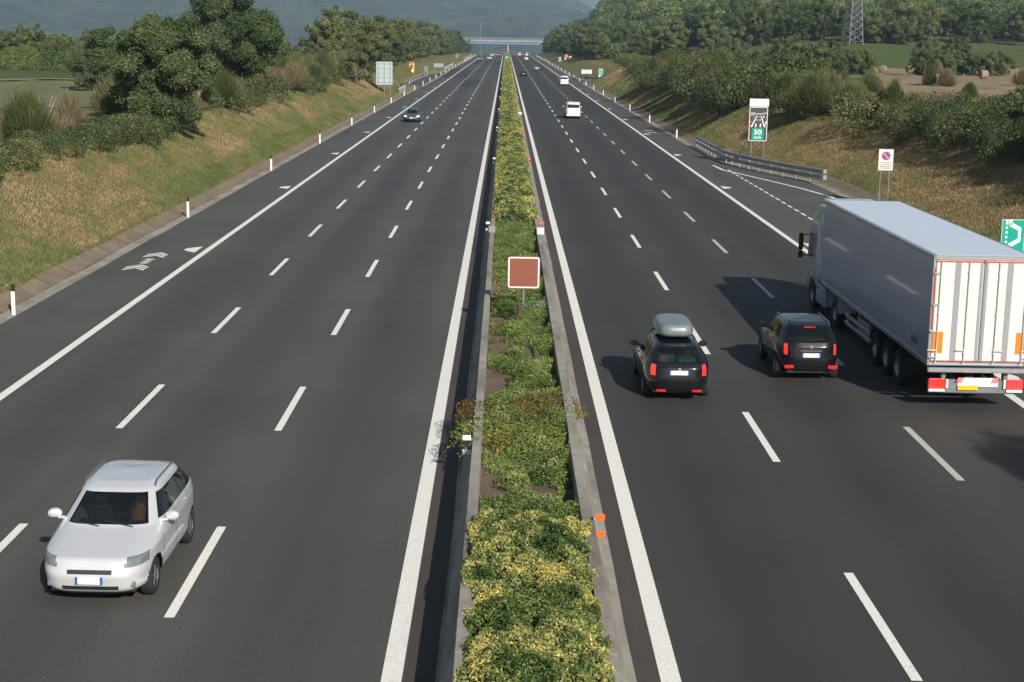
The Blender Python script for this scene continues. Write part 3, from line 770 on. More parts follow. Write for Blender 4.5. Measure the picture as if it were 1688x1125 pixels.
for (px, py, k, s, g) in ((452, 122, 'loose', .95, 0), (505, 118, 'loose', .8, 0), (560, 112, 'shrub', 1.3, 0), (480, 128, 'shrub', .9, 0),
                          (600, 128, 'loose', 1.05, 0), (588, 134, 'shrub', 1.35, 0), (640, 112, 'loose', 1.2, 0), (612, 118, 'loose', 1.3, 0)):
    x, y, z = at_ground(px, py+6)
    put_tree(k, x, y, z-.2, s, None, G.uniform(0, 6), label='loose olive green tree above the broom shrubs on the left bank', group='olive green trees along the left bank')
# right bank
rowveg('right', 60, 118, 3.2, ['bramble0', 'bramble1', 'bramble2'], .8, 3.0, .8, 1.1)
rowveg('right', 60, 110, 2.8, ['mound'], -1.4, .6, .72, 1.0)
rowveg('right', 70, 135, 2.4, ['bramble1', 'bramble2', 'broom1', 'dry1'], 4, 9, .6, .85)
rowveg('right', 112, 150, 1.7, ['broom0', 'broom1', 'broom2', 'bramble1', 'bramble2'], -.4, 3.2, .95, 1.35)
rowveg('right', 148, 240, 1.3, ['broom0', 'broom1', 'dry0', 'bramble0', 'broom2', 'mound'], -.9, 2.4, 1.0, 1.55)
rowveg('right', 140, 262, 1.6, ['broom1', 'broom2', 'dry1', 'bramble0'], 3.5, 8, .8, 1.2)
rowveg('right', 232, 300, 3.0, ['broom0', 'bramble1', 'broom1'], .4, 4, .8, 1.2)
for (px, py, k, s) in ((1545, 118, 'broom2', 1.2), (1562, 130, 'broom1', 1.0), (1528, 128, 'broom2', 1.1), (1600, 148, 'broom0', .8), (1440, 138, 'broom1', .9), (1680, 128, 'dry1', 1.2)):
    x, y, z = at_ground(px, py+14); l, g = lab(k, 'right')
    put_br(k, x, y, s, ('tall broom bush' if 'broom' in k else 'bare brown shrub') + ' at the edge of the stubble field with the hay bales', 'brooms beside the stubble field', z)
x, y, z = at_ground(1212, 112); put_tree('loose', x, y-4, None, 1.2, 1.25, 1, label='yellowish green tree rising above the brooms on the right bank', cat='tree')
for yy in np.arange(50, 100, 2.6):
    xx = 18.1+float(lay_right(yy))+9.4+G.uniform(-.3, 2.2)
    put_tree('shrub', xx, yy, gz(xx, yy)-.3, G.uniform(.95, 1.35), None, G.uniform(0, 6), name='tall_shrub', label='tall dark shrub crowding the top of the right bank, its shade falling down the slope', cat='shrub', group='tall shrubs above the lay-by on the right bank')
# vine row on the right, bright green, running along the bank
def rowmesh(seed, L, w, h, n, ls, mat):
    rng = np.random.default_rng(seed); nb = int(L/1.0)
    C = np.stack([rng.uniform(-.5, .5, nb)*w*.4, np.linspace(-L/2, L/2, nb), rng.uniform(.35, .62, nb)*h], -1)
    V, F, t = blob_leaves(C, rng.uniform(.42, .55, nb)*h, n, ls, rng, sq=(w/h, 1.2, 1), core=.7, clip=lambda P: P[:, 2] > -.2)
    return np_mesh('foliage', V, F, mat, t)
rm = rowmesh(5, 24, 3.0, 3.0, 15000, .24, M_bright)
for i in range(8):
    t = i/7; xx = 25.5 + 9.5*t + (i % 2)*2.2; yy = 290 + 27*i
    o = link('bright_hedge', rm, None, (xx, yy, gz(xx, yy)-.3), (0, 0, -.02*i)); o.scale = (1, 1.1, .9+.06*(i % 3))
    tag(o, 'bright green hedge running beside the right bank towards the wooded hill', 'hedge', 'bright hedges beyond the right bank')
# left: vine rows / maize in front of the far wood
for i in range(7):
    xx, yy = -118 + 14*i, 262 + 4*(i % 3)
    o = link('bright_hedge', rm, None, (xx, yy, gz(xx, yy)-.3), (0, 0, 1.57)); o.scale = (1.2, .75, 1.25)
    tag(o, 'sunny yellow green hedge in front of the far wood on the left plain', 'hedge', 'yellow green hedges on the left plain')
# woods ---------------------------------------------------------------
def wood(pts, label, group, smin=.8, smax=1.35, keys=WOOD, sink=.5):
    for x, y in pts:
        put_tree(keys[int(G.integers(len(keys)))], x, y, gz(x, y)-sink, G.uniform(smin, smax), None, G.uniform(0, 6.28), label=label, group=group)
P = []
for i in range(85):                                   # far wood on the left plain
    x = G.uniform(-150, -45); y = 318 + G.uniform(0, 40) + abs(x)*.12; P.append((x, y))
wood(P, 'broadleaf tree in the dark wood across the left plain', 'trees of the wood on the left plain', .72, .98)
P = []
for i in range(78):                                   # trees lining the left carriageway
    y = 300 + 640*(i/78)**1.15; x = -27.5 - abs(G.normal(0, 3.2)) - .006*(y-300)
    if y < 345: x -= 4
    P.append((x + (3.5 if y > 620 else 0), y))
wood(P, 'broadleaf tree in the row along the far left carriageway', 'trees along the left carriageway', .85, 1.45)
P = []
for i in range(12): P.append((-26-i*1.6-G.uniform(0, 1), 1000+G.uniform(-30, 45))); P.append((27+i*1.8, 1010+G.uniform(-40, 40)))
wood(P, 'broadleaf tree crowding the end of the overpass', 'trees at the ends of the overpass', 1.2, 1.6)
P = []
for i in range(70):                                   # wall of trees on the right
    y = 520 + 520*(i/70)**1.1; x = 28 + abs(G.normal(0, 5.5)) ; P.append((x, y))
wood(P, 'broadleaf tree in the wall of trees beside the far right carriageway', 'trees along the right carriageway', .9, 1.6)
P = []
for i in range(95):                                   # lower edge of the wooded hill
    x = G.uniform(34, 178); y = 455 + G.uniform(0, 70) + G.normal(0, 6) ; P.append((x, y))
wood(P, 'broadleaf tree at the foot of the wooded hill on the right', 'trees at the foot of the right hill', .8, 1.5)
P = []
for i in range(34):                                   # tree line behind the stubble field
    x = G.uniform(50, 122); y = 286 + G.uniform(0, 16) + .12*x; P.append((x, y))
wood(P, 'dense low tree in the line behind the hay bale field', 'trees behind the hay bale field', .62, .86)
for i in range(26):
    x, y, z = at_ground(1100+330*i/25, G.uniform(110, 121))
    put_tree('shrub', x, y, None, G.uniform(.8, 1.3), None, G.uniform(0, 6), name='hedgerow_bush', label='rounded olive bush in the hedgerow below the wooded hill', cat='shrub', group='hedgerow bushes below the right hill')
# wood on the hill: reads as one mass
rng = np.random.default_rng(99)
Vs = []; Fs = []; Ts = []; k = 0
pts = []
while len(pts) < 1900:
    y = 500 + 800*rng.random()**1.0; x = rng.uniform(30, .36*y+60)
    if fbm(x/55, y/55, 88) < .36 and y < 640: continue
    pts.append((x, y))
for x, y in pts:
    n = int(np.interp(y, [500, 800, 1300], [420, 260, 150])); w = rng.uniform(3.4, 6.2); h = rng.uniform(2.4, 4.2)
    z0 = gz(x, y) + h*.75
    d = unit(rng.normal(size=(n, 3)) + np.array([0, -.25, .35])); bump = .78+.34*vnoise(d[:, 0]*2.2+x, d[:, 2]*2.2+y+d[:, 1]*1.7, 4)
    C = np.array([x, y, z0]) + d*np.array([w, w, h])*bump[:, None]*rng.uniform(.85, 1.0, n)[:, None]
    V, F = leaf_quads(C, d+rng.normal(size=(n, 3))*.5, np.interp(y, [500, 1300], [.75, 1.35]), .7, rng)
    Vs.append(V); Fs.append(F+k); k += len(V); Ts.append((rng.uniform(.22, .78) + rng.normal(0, .1, n)).clip(.01, .99))
tag(link('woodland', np_mesh('woodland', np.concatenate(Vs), np.concatenate(Fs), leaf_mat('woodland_leaves', [(.0, (.018, .038, .010)), (.35, (.050, .084, .023)), (.6, (.090, .124, .038)), (.8, (.145, .165, .056)), (1., (.20, .20, .085))], .2, 0), np.concatenate(Ts))), kind='stuff', label='broadleaf woodland covering the hill on the right', cat='woodland')
# ---------------------------------------------------------------- grass on the banks (stuff)
def grass(name, n, side, y0, y1, hmin, hmax, wid, seed):
    rng = np.random.default_rng(seed)
    y = y0 + (y1-y0)*rng.random(n)**1.5
    if side == 'left': x = -17.2 - lay_left(y) - rng.random(n)*9.5
    else: x = 18.2 + lay_right(y) + rng.random(n)*np.interp(y, [0, 95, 145, 400], [14, 14, 8, 8])
    z = ground(x, y); h = rng.uniform(hmin, hmax, n)
    patch = fbm(x/.8, y/2.2, 12, 5); p2 = fbm(x/3.2, y/11, 15, 5)
    if side == 'left': t = .55 + (patch-.5)*1.2 + (p2-.5)*1.1 + rng.normal(0, .12, n)
    else: t = .50 + (patch-.5)*1.2 + (p2-.5)*1.0 + rng.normal(0, .12, n) + .20*sst(170, 105, y)
    near = np.abs(x) - np.where(side == 'left', 17.2+lay_left(y), 18.2+lay_right(y)); t = t - .22*(near < 1.3)
    a = rng.uniform(0, 6.28, n); s = np.stack([np.cos(a), np.sin(a), 0*a], -1)*wid; lean = rng.normal(0, .5, (n, 3))*h[:, None]*np.array([1, 1, 0])
    B = np.stack([x, y, z-.03], -1); T = B + lean + np.stack([0*h, 0*h, h], -1)
    V = np.stack([B-s, B+s, T], 1).reshape(-1, 3); F = np.arange(3*n).reshape(n, 3)
    tag(link(name, np_mesh(name, V, F, M_grass, t.clip(.01, .99))), kind='stuff', label='mown grass, part dried brown, on the %s bank' % side, cat='grass')
grass('grass', 330000, 'left', 42, 300, .05, .17, .024, 1)
grass('grass', 300000, 'right', 50, 330, .05, .19, .026, 2)
# tufts: greener, taller
# ---------------------------------------------------------------- median planting
def hedge(y0, y1, n, ls, seed, label, top=1.13, xa=-.50, xb=1.60, yscale=1.6):
    rng = np.random.default_rng(seed)
    y = rng.uniform(y0, y1, n)
    # cross-section: a rounded box, leaves on top and both flanks
    u = rng.random(n)*1.0
    per = rng.random(n); topf = per < .72
    W = (xb-xa)/2; cx = (xa+xb)/2
    env = (fbm(y/1.1, y*0+3, seed, 3)-.5)*.30
    hx = np.where(topf, rng.uniform(-1, 1, n), np.sign(rng.normal(size=n)))
    wob = .10*(fbm(y/.8, hx*1.5+7, seed+5, 3)-.5)*2
    x = cx + hx*(W + env*.5 + wob)
    endf = np.minimum(sst(y0-.1, y0+.5, y), sst(y1+.1, y1-.5, y))
    bump = (fbm(x*1.9, y*1.5, seed+9, 5)-.5) + .35*(vnoise(x*6, y*6, seed+3)-.5)
    zt = top + bump*.46 - .22*np.abs(hx)**4
    z = np.where(topf, zt, .55 + (zt-.62)*rng.random(n))*(.55+.45*endf) - rng.random(n)**2*.10
    z = np.maximum(z, .5)
    C = np.stack([x, y, z+crest(y)], -1)
    N = np.where(topf[:, None], np.array([[0, 0, 1.]]), np.stack([np.sign(hx), 0*hx, .3+0*hx], -1)) + rng.normal(size=(n, 3))*.75
    V, F = leaf_quads(C, N, ls, .5, rng)
    wx = x+.5*vnoise(x*2, y*2, 5); wy = y+.6*vnoise(x*2, y*2, 6); pat = fbm(wx*1.5+11, wy*1.25, seed+20, 5); p2 = fbm(x*5, y*4.2, seed+30, 3); cl = vnoise(x*9, y*8, seed+40)
    side = np.abs(hx)**2*.16
    t = .45 + (pat-.5)*1.35 + (p2-.5)*.8 + side*1.0 + (cl-.5)*.25 + rng.normal(0, .15, n)
    if y0 > 60: t = t + .05
    root = empty('hedge', ((xa+xb)/2, y0, .45), label=label, cat='hedge')
    V = V - np.array([(xa+xb)/2, y0, .45])
    link('foliage', np_mesh('foliage', V, F, M_euo, t.clip(.01, .99)), root)
    # woody core so that the hedge is not hollow
    mb = MB(); yy = y0+.35
    while yy < y1-.3:
        L = min(6, y1-.3-yy); mb.box((0, yy+L/2-y0, .18+float(crest(yy+L/2))), (W*1.55, L, .46), bev=.1); yy += L
    mb.build('stems', pmat('hedge_core_%d' % seed, (.02, .028, .012), .95, var=.5, vscale=8), root)
    return root
hedge(17.5, 26.4, 98000, .052, 100, 'dense yellow and green variegated hedge filling the median at the bottom of the picture')
hedge(71.5, 130, 110000, .095, 101, 'yellow green median hedge beginning just past the brown sign', top=1.20)
hedge(130.5, 260, 80000, .17, 102, 'middle stretch of the long yellow green median hedge', top=1.20)
hedge(260.5, 520, 56000, .30, 103, 'far stretch of the yellow green median hedge', top=1.20)
hedge(520.5, 960, 30000, .55, 104, 'most distant stretch of the median hedge near the overpass', top=1.22)
# low weeds between: stuff
def herbs(n, y0, y1, ls, seed, mat, hh=.16, dens=.46, name='ground_cover', label='', xr=(-.34, 1.44), tone=.0, pscale=1.3):
    rng = np.random.default_rng(seed); m = n*3
    x = rng.uniform(*xr, m); y = rng.uniform(y0, y1, m)
    d = fbm(x*pscale, y*pscale*.8, seed+1, 4) + .13*sst(-.35, .6, x) - .03
    k = d > dens; x, y, d = x[k][:n], y[k][:n], d[k][:n]; m = len(x)
    z = .58 + rng.random(m)*(hh*(.35+4*(d-dens))) 
    C = np.stack([x, y, z], -1); N = rng.normal(size=(m, 3))*.8 + np.array([0, 0, .8])
    V, F = leaf_quads(C, N, ls, .5, rng)
    t = .5 + tone + (fbm(x*2, y*2, seed+3)-.5)*1.2 + rng.normal(0, .16, m)
    return tag(link(name, np_mesh(name, V, F, mat, t.clip(.01, .99))), kind='stuff', label=label, cat='weeds')
herbs(60000, 26.2, 44, .05, 201, M_weed, .26, .43, label='low green weeds over the bare soil of the median, near stretch')
herbs(60000, 44, 72, .06, 202, M_weed, .26, .44, label='low green weeds over the bare soil of the median, up to the long hedge')
# sprawling reddish shrub across the median
def clump(name, x, y, w, d, h, n, ls, mat, label, cat='shrub', seed=1, tone=0, group=None, z=.56):
    rng = np.random.default_rng(seed); nb = 22
    C = np.stack([rng.uniform(-.5, .5, nb)*w*.85, rng.uniform(-.5, .5, nb)*d*.85, rng.uniform(.12, .6, nb)*h], -1)
    V, F, t = blob_leaves(C, rng.uniform(.22, .36, nb)*min(w, d), n, ls, rng, sq=(1, 1, h/min(w, d)*1.25), core=.5)
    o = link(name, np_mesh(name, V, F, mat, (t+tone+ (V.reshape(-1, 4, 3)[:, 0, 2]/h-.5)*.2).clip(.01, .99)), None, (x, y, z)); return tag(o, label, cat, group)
clump('reddish_shrub', .50, 34.6, 2.35, 2.1, .46, 17000, .052, M_redshrub, 'reddish brown shrub sprawling right across the median beyond the low weeds', seed=3, tone=-.12)
clump('reddish_shrub', .30, 32.6, 2.0, 1.9, .40, 12000, .052, M_redshrub, 'olive green shrub spreading in front of the reddish one on the median', seed=4, tone=.12)
# long arching shoots hanging over the left barrier
rng = np.random.default_rng(8)
mb = MB(); LV = []
for i in range(9):
    y0 = rng.uniform(31.2, 34.8); l = rng.uniform(.35, .75)
    p = [(-.25, y0, .85), (-.25-l*.6, y0-rng.uniform(-.3, .4), .98), (-.25-l*1.25, y0-rng.uniform(.0, .5), .72-.3*l)]
    mb.tube(p, [.008, .006, .003], 4)
    q = np.array(p); t = rng.random(60)[:, None]
    LV.append(np.where(t < .5, q[0]+(q[1]-q[0])*t*2, q[1]+(q[2]-q[1])*(t-.5)*2) + rng.normal(0, .045, (60, 3)))
for i in range(6):
    y0 = rng.uniform(33.5, 36.2); l = rng.uniform(.3, .5)
    p = [(1.3, y0, .8), (1.3+l*.6, y0, .95), (1.3+l*1.2, y0+rng.uniform(-.2, .3), .86)]
    mb.tube(p, [.008, .006, .003], 4); q = np.array(p); t = rng.random(40)[:, None]
    LV.append(np.where(t < .5, q[0]+(q[1]-q[0])*t*2, q[1]+(q[2]-q[1])*(t-.5)*2) + rng.normal(0, .04, (40, 3)))
LV = np.concatenate(LV); V, F = leaf_quads(LV, rng.normal(size=LV.shape)+np.array([0, 0, .6]), .06, .55, rng)
sh = tag(mb.build('trailing_shrub', M_bark), 'thin leafy shoots arching from the median shrub over the barriers', 'shrub')
link('foliage', np_mesh('foliage', V, F, M_weed, rng.uniform(.3, .9, len(F))), sh)
# single plants
for (px, py, w, h, tn, lb) in ((842, 658, .55, .36, .05, 'small round yellow tipped bush on bare soil left of centre in the median'),
                         (846, 612, .62, .30, -.05, 'low green bush with a few yellow leaves, above the small round bush'),
                         (850, 585, .40, .26, .05, 'little yellow speckled plant in the middle of the median weeds'),
                         (838, 520, .45, .5, -.35, 'dark green leafy plant in the shade left of the brown sign post'),
                         (846, 418, .6, .3, .12, 'yellow tipped plant between the brown sign and the long hedge'),
                         (846, 800, .5, .3, .1, 'yellow flowered plant just below the reddish shrub'),
                         (868, 770, .45, .26, .0, 'tuft with yellow tips at the right side below the reddish shrub'),
                         (856, 705, .5, .3, -.1, 'green tuft growing through the reddish shrub'),
                         (855, 880, .8, .40, .0, 'loose green bush joining the front of the near hedge'),
                         (905, 850, .7, .35, -.2, 'dark green weed clump by the right barrier above the orange reflectors'),
                         (905, 790, .6, .3, -.2, 'dark green clump between the reflectors and the reddish shrub'),
                         (915, 640, .6, .25, -.2, 'green clump against the right barrier beside the bare patch')):
    x, y = at_z(px, py, .62)
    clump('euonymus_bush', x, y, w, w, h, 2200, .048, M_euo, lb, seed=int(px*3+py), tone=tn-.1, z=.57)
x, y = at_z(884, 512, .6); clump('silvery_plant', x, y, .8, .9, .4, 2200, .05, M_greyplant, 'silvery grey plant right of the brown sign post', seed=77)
x, y = at_z(860, 528, .55)
o = link('dry_weed', stems_mesh('dry_weed', 91, .5, .7, 260, M_dry, .8, .008, .6, fans=1), None, (x-.12, y-.3, .5)); tag(o, 'thin dry straw coloured weed at the foot of the brown sign', 'weed')
# litter on the median and verge
rng = random.Random(4)
for i, (px, py, zz) in enumerate(((798, 706, .6), (777, 794, .83), (894, 722, .83))):
    x, y = at_z(px, py, zz); mb = MB(); mb.box((0, 0, .03), (.10, .07, .05), rz=.6*i, bev=.015); mb.box((.04, .02, .02), (.05, .06, .03), rz=1.1*i, bev=.01)
    mb.build('paper_scrap', M_white, loc=(x, y, zz), label=['crumpled white paper scrap on the soil beside the reddish shrub', 'white scrap lying on top of the left barrier', 'white scrap lying on top of the right barrier'][i], cat='litter')
# a roadside tree just behind the camera's right edge whose shade reaches the road
put_tree('oak_c', 20.8, 12.6, .9, 1.1, 1.45, .5, 'oak_tree', 'oak beside the right carriageway, out of frame, shading the road', 'tree')
# ================================================================ VEHICLES
def paint(name, col, rough=.28, metal=.0, coat=.8): return pmat(name, col, rough, metal, .5, coat, var=.03, vscale=1.5)
M_cwhite = paint('car_paint_pearl_white', (.62, .64, .68), .3, .25)
M_cblack = paint('car_paint_black', (.006, .007, .011), .2, coat=.5)
M_cblue = paint('car_paint_slate_blue', (.10, .13, .18), .3, .5)
M_vwhite = paint('van_paint_white', (.72, .74, .76), .35)
M_csilver = paint('car_paint_silver', (.36, .40, .42), .3, .6)
M_cbeige = paint('car_paint_beige', (.55, .50, .42), .35, .3)
M_cred = paint('car_paint_red', (.38, .015, .02), .3)
M_cnavy = paint('car_paint_navy', (.02, .028, .05), .25)
M_trim = pmat('dark_trim', (.018, .018, .02), .55, var=.2)
M_tyre = pmat('tyre_rubber', (.016, .016, .017), .85, var=.2, bump=.3)
M_rim = pmat('alloy_rim', (.45, .46, .48), .28, .9, var=.05)
M_lamp = pmat('headlamp_glass', (.36, .40, .44), .06, .6, coat=1)
M_lampon = pmat('headlamp_lit', (.9, .85, .75), .2, emis=(1, .86, .66), estr=2.5)
M_tail = pmat('tail_lamp_red', (.50, .008, .010), .12, coat=1)
M_tail2 = pmat('tail_lamp_bright', (.75, .03, .03), .12, coat=1, emis=(1, .05, .04), estr=.5)
M_plate = pmat('number_plate_white', (.72, .74, .74), .35, var=.03)
M_plateblue = pmat('number_plate_blue', (.02, .10, .45), .4)
M_plateyel = pmat('number_plate_yellow', (.75, .48, .02), .4)
M_int = pmat('interior_cloth', (.035, .035, .04), .9)
M_luggage = pmat('luggage_teal', (.05, .14, .15), .8, var=.3)
M_luggage2 = pmat('luggage_pink', (.30, .16, .15), .8, var=.3)
def glass_mat(name, tint=(.6, .68, .66), mixv=.46):
    m, n, l, b = _base(name)
    b.inputs['Base Color'].default_value = (.012, .016, .018, 1); b.inputs['Roughness'].default_value = .04
    b.inputs['Specular IOR Level'].default_value = .8; b.inputs['Coat Weight'].default_value = .5
    t = n.new('ShaderNodeBsdfTransparent'); t.inputs[0].default_value = (*tint, 1)
    ms = n.new('ShaderNodeMixShader'); ms.inputs[0].default_value = mixv
    l.new(t.outputs[0], ms.inputs[1]); l.new(b.outputs[0], ms.inputs[2]); l.new(ms.outputs[0], n['Material Output'].inputs['Surface'])
    return m
M_glass = glass_mat('car_glass'); M_glassd = pmat('dark_car_glass', (.012, .016, .02), .05, 0, .8, .5)

def car_shape(keys, nexp, step, NA, taper=(.10, .05)):
    """keys: rows (yF,zF,yR,zR,W). returns grid of points [T,NA], key parameter per row"""
    K = np.array(keys, float); rows = []; kp = []
    for i in range(len(K)-1):
        a, b = K[i], K[i+1]
        L = max(math.hypot(b[0]-a[0], b[1]-a[1]), math.hypot(b[2]-a[2], b[3]-a[3]), abs(b[4]-a[4]))
        m = max(2, int(math.ceil(L/step)))
        for j in range(m): rows.append(a+(b-a)*j/m); kp.append(i+j/m)
    rows.append(K[-1]); kp.append(len(K)-1)
    rows = np.array(rows); kp = np.array(kp)
    r = max(1, int(.05/step)) if step < .08 else 1
    sm = rows.copy()
    for _ in range(3 if step < .08 else 1):
        p = np.concatenate([sm[:1]]*r + [sm] + [sm[-1:]]*r)
        sm = np.mean([p[k:k+len(sm)] for k in range(2*r+1)], axis=0); sm[0] = rows[0]; sm[-1] = rows[-1]
    rows = sm
    # arc-length spaced parameter on the reference slice
    tt = np.linspace(0, 2*np.pi, 4001); W0, A0 = .87, 2.05
    X = W0*np.sign(np.cos(tt))*np.abs(np.cos(tt))**(2/nexp); Y = A0*np.sign(np.sin(tt))*np.abs(np.sin(tt))**(2/nexp)
    s = np.concatenate([[0], np.cumsum(np.hypot(np.diff(X), np.diff(Y)))])
    ts = np.interp(np.linspace(0, s[-1], NA, endpoint=False), s, tt)
    cx = np.sign(np.cos(ts))*np.abs(np.cos(ts))**(2/nexp); cy = np.sign(np.sin(ts))*np.abs(np.sin(ts))**(2/nexp)
    yF, zF, yR, zR, W = [rows[:, i][:, None] for i in range(5)]
    yc = (yF+yR)/2; A = (yF-yR)/2
    e = cy[None, :]
    y = yc + A*e; x = W*cx[None, :]*(1 - taper[0]*np.clip(e, 0, 1)**4 - taper[1]*np.clip(-e, 0, 1)**4)
    z = zR + (zF-zR)*(e+1)/2
    # roof crown
    kk = kp[:, None]
    z = z + np.where(kk > 5, 0, 0) + .02*np.clip(kk-4.8, 0, 1)*(1-np.abs(e)**2)
    return x, y, z, kp, e, rows, cx
def make_car(name, keys, body, loc, rz, label, cat='car', step=.03, NA=300, nexp=5.2, taper=(.10, .05), wb=(1.28, -1.27), wr=.31, ww=.2, track=.0,
             glass=None, bpil=(.0, -.75), winlim=(-.84, .80), rear=None, head=(2.45, 3.05, .52), tail=(2.6, 3.9, .62), lamp_on=False, dark_low=.0, plate='front',
             group=None, grille=True, seats=True, rails=False, mirror=None, plate_z=.75, frontplate=True, hide_side=False, tailmat=None, rearwin=(4.10, 4.86, .10), extras=None):
    root = empty(name, loc, rz, label=label, cat=cat, group=group)
    x, y, z, kp, e, rows, cx = car_shape(keys, nexp, step, NA, taper)
    T = len(kp); idx = np.arange(T*NA).reshape(T, NA); nxt = np.roll(idx, -1, axis=1)
    F = np.stack([idx[:-1], nxt[:-1], nxt[1:], idx[1:]], -1).reshape(-1, 4)
    V = np.stack([x, y, z], -1).reshape(-1, 3)
    c = V[F].mean(1); fx, fy, fz = c.T
    km = np.repeat((kp[:-1]+kp[1:])/2, NA); em = np.tile(np.roll(np.stack([e[0], np.roll(e[0], -1)]).mean(0), 0), T-1)
    Wm = np.repeat(rows[:-1, 4], NA); Am = np.repeat((rows[:-1, 0]-rows[:-1, 2])/2, NA)
    u = np.abs(np.tile((cx+np.roll(cx, -1))/2, T-1))
    gxn = u**(nexp-1)/.87; gyn = np.abs(em)**(nexp-1)/2.05
    ang = np.degrees(np.arctan2(gyn, gxn))       # 0 side, 90 end
    cls = np.zeros(len(F), int)                  # 0 body 1 glass(front) 2 glass(side) 3 glass(rear) 4 head 5 tail 6 grille/trim -1 removed
    front = em > 0
    g = glass or (4.06, 4.90)
    cls[(km > g[0]) & (km < g[1]) & front & (ang > 38)] = 1
    side = (ang < 26) & (km > 4.10) & (km < 4.82)
    for b in bpil: side &= ~(np.abs(fy-b) < .035)
    side &= (em > winlim[0]) & (em < winlim[1])
    if not hide_side: cls[side] = 2
    else: cls[side & (fy > .9)] = 2
    cls[(ang < 26) & (km > 4.10) & (km < 4.82) & (em > winlim[0]) & (em < winlim[1]) & (cls == 0) & (not hide_side)] = 6
    cls[(km > rearwin[0]) & (km < rearwin[1]) & ~front & (ang > 45) & (np.abs(fx) < Wm*(1-rearwin[2]))] = 3
    cls[front & (em > .78) & (km > head[0]) & (km < head[1]) & (np.abs(fx) > head[2] + .12*(km-head[0]))] = 4
    cls[~front & (em < -.90) & (km > tail[0]) & (km < tail[1]) & (np.abs(fx) > tail[2])] = 5
    if grille:
        cls[front & (ang > 70) & (km > 2.1) & (km < 2.35) & (np.abs(fx) < .36)] = 6
        cls[front & (ang > 70) & (km > .95) & (km < 1.3) & (np.abs(fx) < .46)] = 6
    cls[km < .55+dark_low] = 6
    for yw in wb:
        d = np.hypot(fy-yw, fz-wr)
        cls[(ang < 55) & (d < wr+.055) & (km < 3.2)] = -1
        cls[(ang < 55) & (d >= wr+.055) & (d < wr+.085) & (km < 3.2) & (dark_low > 0)] = 6
    def part(nm, k, mat, smooth=True):
        f = F[np.isin(cls, k)]
        if not len(f): return None
        uq, inv = np.unique(f, return_inverse=True)
        return link(nm, np_mesh(nm, V[uq], inv.reshape(-1, 4), mat, smooth=smooth), root)
    def sidepart(s_):
        f = F[(cls == 2) & (np.sign(fx) == s_)]
        if len(f): uq, inv = np.unique(f, return_inverse=True); link('side_windows', np_mesh('side_windows', V[uq], inv.reshape(-1, 4), M_glass if seats else M_glassd, smooth=True), root)
    part('body', [0], body); part('windscreen', [1], M_glass if seats else M_glassd); [sidepart(s_) for s_ in (-1, 1)]
    part('rear_window', [3], M_glass if seats else M_glassd); part('trim', [6], M_trim)
    for sg in (-1, 1):
        for nm, k, mt in (('headlight', 4, M_lampon if lamp_on else M_lamp), ('tail_light', 5, tailmat or M_tail)):
            f = F[(cls == k) & (np.sign(fx) == sg)]
            if len(f):
                uq, inv = np.unique(f, return_inverse=True); link(nm, np_mesh(nm, V[uq], inv.reshape(-1, 4), mt, smooth=True), root)
    K = keys; Lf, Lr = K[2][0], K[2][2]
    mb = MB(); mb.box((0, (Lf+Lr)/2, .42), ((K[2][4]-.24)*2, Lf-Lr-.5, .36)); mb.build('underbody', M_trim, root)
    if seats:
        zb = K[4][1]
        mb = MB()
        for sx in (-.36, .36):
            mb.box((sx, .12, zb-.18), (.44, .14, .62), rx=-.2, bev=.05); mb.box((sx, .06, zb+.20), (.24, .10, .18), bev=.04)
        mb.box((0, -.95, zb-.2), (1.1, .15, .5), bev=.05); mb.box((0, .0, .62), (1.3, 2.9, .05))
        mb.build('seats', M_int, root)
        mb = MB(); mb.box((0, .78, zb-.10), (1.3, .42, .16), bev=.05); mb.build('dashboard', M_int, root)
    # wheels
    for yw in wb:
        for sg in (-1, 1):
            xw = sg*(K[2][4]-ww/2-.015+track)
            m = Matrix.Translation((0, 0, 0)) @ Matrix.Rotation(R(90)*sg, 4, 'Y')
            mb = MB(); h = ww/2; seg = 28 if step < .05 else 14
            mb.lathe([(wr*.62, -h), (wr*.93, -h), (wr, -h*.7), (wr, h*.7), (wr*.93, h), (wr*.64, h), (wr*.62, h*.8)], seg, m)
            w = mb.build('wheel', M_tyre, root, True, R(40), loc=(xw, yw, wr))
            if step < .05 or cat != 'far':
                mb = MB(); mb.lathe([(wr*.63, h*.72), (wr*.60, h*.9), (wr*.54, h*.55), (wr*.1, h*.55)], seg, m)
                for k in range(5 if step < .05 else 0):
                    a = 2*math.pi*k/5
                    mb.box(m @ Vector((wr*.33*math.cos(a), wr*.33*math.sin(a), h*.75)), (.03, wr*.52 if True else 0, .055), rx=math.pi/2-a if sg < 0 else a-math.pi/2, bev=.008)
                mb.build('rim', M_rim, w, True)
    # mirrors
    if mirror is None: mirror = (.72, K[4][1]+.02)
    for sg in (-1, 1):
        mb = MB(); xm = sg*(K[4][4]+.12)
        mm = Matrix.Translation((xm, mirror[0]-.12, mirror[1]+.06)) @ Matrix.Rotation(sg*.2, 4, 'Z') @ Matrix.Diagonal((.125, .07, .085, 1)) @ Matrix.Rotation(R(90), 4, 'X'); mb.lathe([(.12, -.98), (.62, -.86), (.92, -.5), (1.0, 0), (.98, .45), (.9, .62), (.86, .62)], 20, mm); mb.box((xm-sg*.12, mirror[0]-.08, mirror[1]), (.12, .05, .05), bev=.01)
        mb.build('door_mirror', body, root, True)
    # number plates
    def surf_y(zq, fr):
        r = rows; zz = r[:, 1] if fr else r[:, 3]; yy = r[:, 0] if fr else r[:, 2]
        k = np.argmin(np.abs(zz-zq) + (kp > 4)*9); return yy[k]
